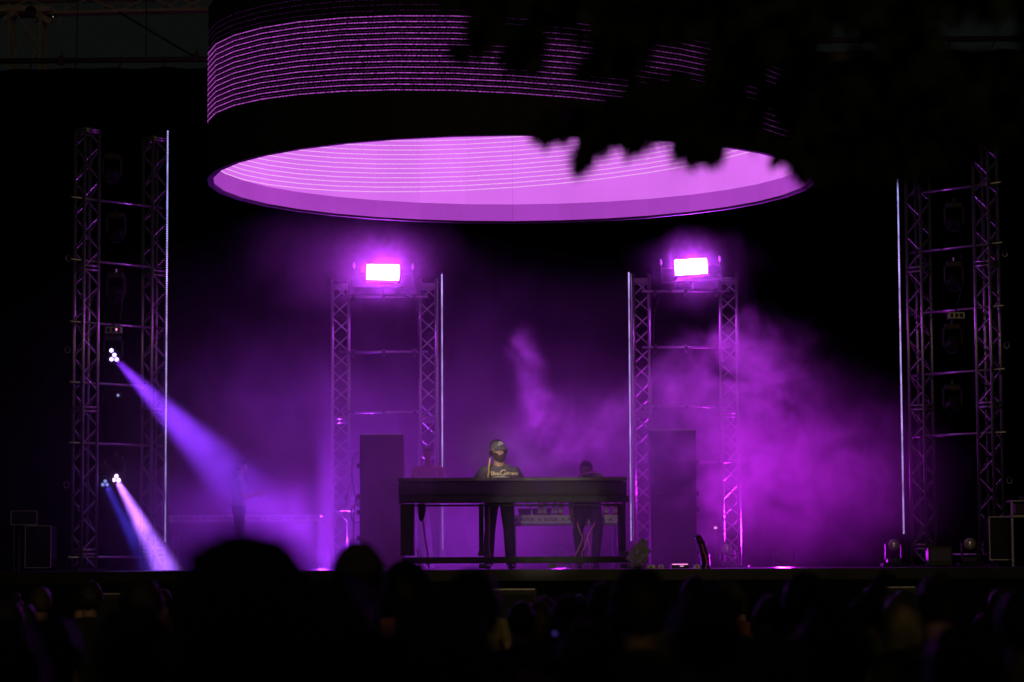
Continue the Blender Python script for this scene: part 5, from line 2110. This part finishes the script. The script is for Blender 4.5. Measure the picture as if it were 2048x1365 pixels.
big_n = noise_(0.7, 2, 0.5)
fine_n = noise_(1.15, 8, 0.68, 1.1, (3.1, 7.7, 1.3))
curl_n = noise_(3.8, 6, 0.66, 1.0, (9.4, 2.2, 5.8))
warp = vmath('MULTIPLY_ADD', big_n.outputs['Color'], (1.2, 1.2, 1.2), vmath('ADD', vmath('MULTIPLY_ADD', fine_n.outputs['Color'], (1.3, 1.3, 1.3), pos).outputs[0], (-1.25, -1.25, -1.25)).outputs[0]).outputs[0]


def puff(px, py, D, rx, ry, rz, amp, soft=1.0):
    c = at(px, py, D)
    d = vmath('DIVIDE', vmath('SUBTRACT', warp, tuple(c)).outputs[0], (rx, ry, rz))
    l = vmath('LENGTH', d.outputs[0])
    return maprange(l.outputs['Value'], 1.0, 1.0 - soft, 0.0, amp, True)


warp2 = vmath('ADD', vmath('MULTIPLY_ADD', fine_n.outputs['Color'], (0.7, 0.7, 0.7), pos).outputs[0], (-0.35, -0.35, -0.35)).outputs[0]


def puff2(px, py, D, rx, ry, rz, amp, soft=1.0):
    d = vmath('DIVIDE', vmath('SUBTRACT', warp2, tuple(at(px, py, D))).outputs[0], (rx, ry, rz))
    l = vmath('LENGTH', d.outputs[0])
    return maprange(l.outputs['Value'], 1.0, 1.0 - soft, 0.0, amp, True)


def total(lst):
    a = lst[0]
    for b in lst[1:]:
        a = math_('ADD', a, b)
    return a


WISPS = [(1500, 830, 35.4, 1.5, 1.1, 1.5, 1.25, 0.85), (1330, 880, 33.8, 1.6, 0.9, 1.05, 1.0, 0.85), (1660, 940, 36.2, 1.7, 1.2, 1.2, 0.45, 1.0),
         (1470, 1010, 35.2, 0.8, 0.7, 0.9, 1.0, 0.8), (1140, 880, 34.8, 1.2, 0.8, 0.8, 0.95, 0.85), (1440, 700, 36.0, 1.0, 0.8, 0.5, 0.5, 1.0)]
SOFT = [(600, 1090, 36.6, 2.5, 2.2, 1.5, 0.36, 1.0), (480, 900, 37.0, 2.6, 2.2, 2.0, 0.14, 1.0), (880, 1090, 35.6, 1.9, 2.2, 1.2, 0.44, 1.0),
        (680, 480, 36.8, 2.2, 1.8, 1.2, 0.055, 1.0), (766, 545, 37.9, 1.2, 0.9, 0.9, 0.12, 1.0), (1382, 534, 37.9, 1.2, 0.9, 0.9, 0.12, 1.0), (960, 1020, 31.2, 4.8, 2.6, 2.3, 0.17, 1.0), (1150, 985, 29.6, 1.5, 0.7, 0.8, 0.22, 1.0), (760, 1040, 29.8, 1.5, 0.8, 1.2, 0.22, 1.0),  # the tight puffs round both strobes are added for their glow
        (740, 880, 37.2, 1.9, 1.8, 1.6, 0.07, 1.0), (1080, 1040, 36.5, 2.0, 2.0, 1.4, 0.07, 1.0), (1520, 950, 35.6, 3.2, 1.9, 1.9, 0.10, 1.0),
        (410, 960, 36.6, 2.0, 1.7, 1.7, 0.26, 1.0), (1720, 1000, 36.4, 2.2, 1.6, 1.3, 0.085, 1.0), (310, 1100, 36.9, 1.5, 1.4, 1.2, 0.24, 1.0), (260, 880, 37.3, 1.3, 1.2, 1.9, 0.06, 1.0), (700, 950, 35.5, 9.0, 6.0, 4.4, 0.022, 1.0)]
PLUME = [(1050, 700, 35.0, 0.26, 0.4, 0.42, 0.9), (1066, 755, 35.0, 0.28, 0.45, 0.45, 1.3), (1082, 815, 35.0, 0.34, 0.5, 0.45, 1.6), (1105, 865, 34.9, 0.45, 0.5, 0.42, 1.5), (1170, 895, 34.8, 0.6, 0.6, 0.4, 1.2),
         (1250, 830, 34.6, 0.5, 0.5, 0.4, 0.8), (1330, 790, 34.6, 0.7, 0.6, 0.38, 1.1), (1410, 800, 34.8, 0.6, 0.6, 0.4, 1.0), (1500, 740, 35.4, 0.55, 0.6, 0.5, 1.0), (1560, 800, 35.6, 0.6, 0.6, 0.6, 1.2), (1470, 920, 36.6, 0.7, 0.7, 1.1, 1.3), (1450, 690, 36.4, 0.6, 0.5, 0.25, 0.7), (1350, 940, 33.8, 0.8, 0.6, 0.7, 0.6)]
wmod = math_('MULTIPLY', maprange(fine_n.outputs['Fac'], 0.40, 0.68, 0.0, 1.3, True), maprange(curl_n.outputs['Fac'], 0.36, 0.64, 0.20, 1.7))
wis = math_('MULTIPLY', math_('ADD', math_('MULTIPLY', total([puff(*w) for w in WISPS]), 0.62), total([puff2(*w) for w in PLUME])), wmod)
sof = math_('MULTIPLY', total([puff(*w) for w in SOFT]), maprange(fine_n.outputs['Fac'], 0.34, 0.66, 0.45, 1.45))
den = math_('ADD', wis, sof)
# fade out before the faces of the box
sx_ = N.new('ShaderNodeSeparateXYZ')
LK.new(pos, sx_.inputs[0])
den = math_('MULTIPLY', den, maprange(math_('ABSOLUTE', sx_.outputs[0]), 8.1, 6.9, 0, 1, True))
den = math_('MULTIPLY', den, maprange(sx_.outputs[1], 28.7, 29.3, 0, 1, True))
den = math_('MULTIPLY', den, maprange(sx_.outputs[2], SZ1 - 0.05, SZ1 - 1.2, 0, 1, True))
den = math_('MAXIMUM', math_('SUBTRACT', den, 0.003), 0.0)
vc = N.new('GeometryNodeVolumeCube')
LK.new(den, vc.inputs['Density'])
vc.inputs['Background'].default_value = 0.0
vc.inputs['Min'].default_value = (SX0, SY0, SZ0)
vc.inputs['Max'].default_value = (SX1, SY1, SZ1)
VOX = 0.055
for ax, (lo, hi) in zip('XYZ', ((SX0, SX1), (SY0, SY1), (SZ0, SZ1))):
    vc.inputs['Resolution ' + ax].default_value = int((hi - lo) / VOX)
smn = N.new('GeometryNodeSetMaterial')
smn.inputs['Material'].default_value = sm
LK.new(vc.outputs[0], smn.inputs['Geometry'])
LK.new(smn.outputs[0], gout.inputs[0])
md = smoke.modifiers.new('smoke', 'NODES')
md.node_group = ng
# small light sources are seen but need no light sampling of their own
for k in ('led_line', 'led_out', 'led_out_dim', 'led_out_faint', 'pixel', 'lens_violet', 'lens_pink', 'lens_blue', 'dot_pink', 'dot_red', 'dot_blue', 'dot_warm'):
    M[k].cycles.emission_sampling = 'NONE'

# pieces that belong to a part rather than to the whole thing
SUB = {'moving_head_light': {'lens': 'head', 'front_lens': 'head', 'hook': 'base'}, 'strobe_light': {'light_face': 'housing', 'tilt_knob': 'yoke_arm'},
       'effect_box': {'window': 'housing', 'indicator': 'housing'}, 'bottle': {'stopper': 'glass_body', 'paper_label': 'glass_body'},
       'performance_booth': {'lettering': 'banner_rail', 'print_mark': 'banner_rail', 'faded_lettering': 'fascia', 'faded_mark': 'fascia'},
       'banner_table': {'lettering': 'banner', 'print_mark': 'banner'}, 'speaker_stack': {'grille': 'cabinet', 'plug': 'cabinet'}, 'bass_speaker': {'grille': 'cabinet', 'edge_trim': 'cabinet'},
       'floor_controller': {'light_strip': 'case', 'indicator': 'case'}, 'phone': {'screen': 'case'}, 'deck_player': {'knob': 'body', 'jog_wheel': 'body'},
       'person': {'cap_print': 'cap', 'ear_cup': 'headband', 'hinge': 'headband', 'chest_lettering': 'body', 'chest_arc': 'body', 'moustache': 'beard'},
       'flight_case': {'edge_frame': 'shell', 'castor_fork': 'shell', 'castor': 'shell'}, 'floor_monitor': {'screen': 'case'}, 'pixel_tube': {'pixel_row': 'housing'}}
for root in [o for o in bpy.data.objects if o.parent is None and o.type == 'EMPTY']:
    rules = SUB.get(root.name.split('.')[0])
    if not rules:
        continue
    kids = list(root.children)
    for ch in kids:
        tgt = rules.get(ch.name.split('.')[0])
        if not tgt:
            continue
        hosts = [k for k in kids if k.name.split('.')[0] == tgt]
        if hosts:
            if len(hosts) > 1:      # nearest host by the middle of its box
                mid = lambda q: sum((Vector(c) for c in q.bound_box), Vector()) / 8
                hosts.sort(key=lambda k: (mid(k) - mid(ch)).length)
            ch.parent = hosts[0]
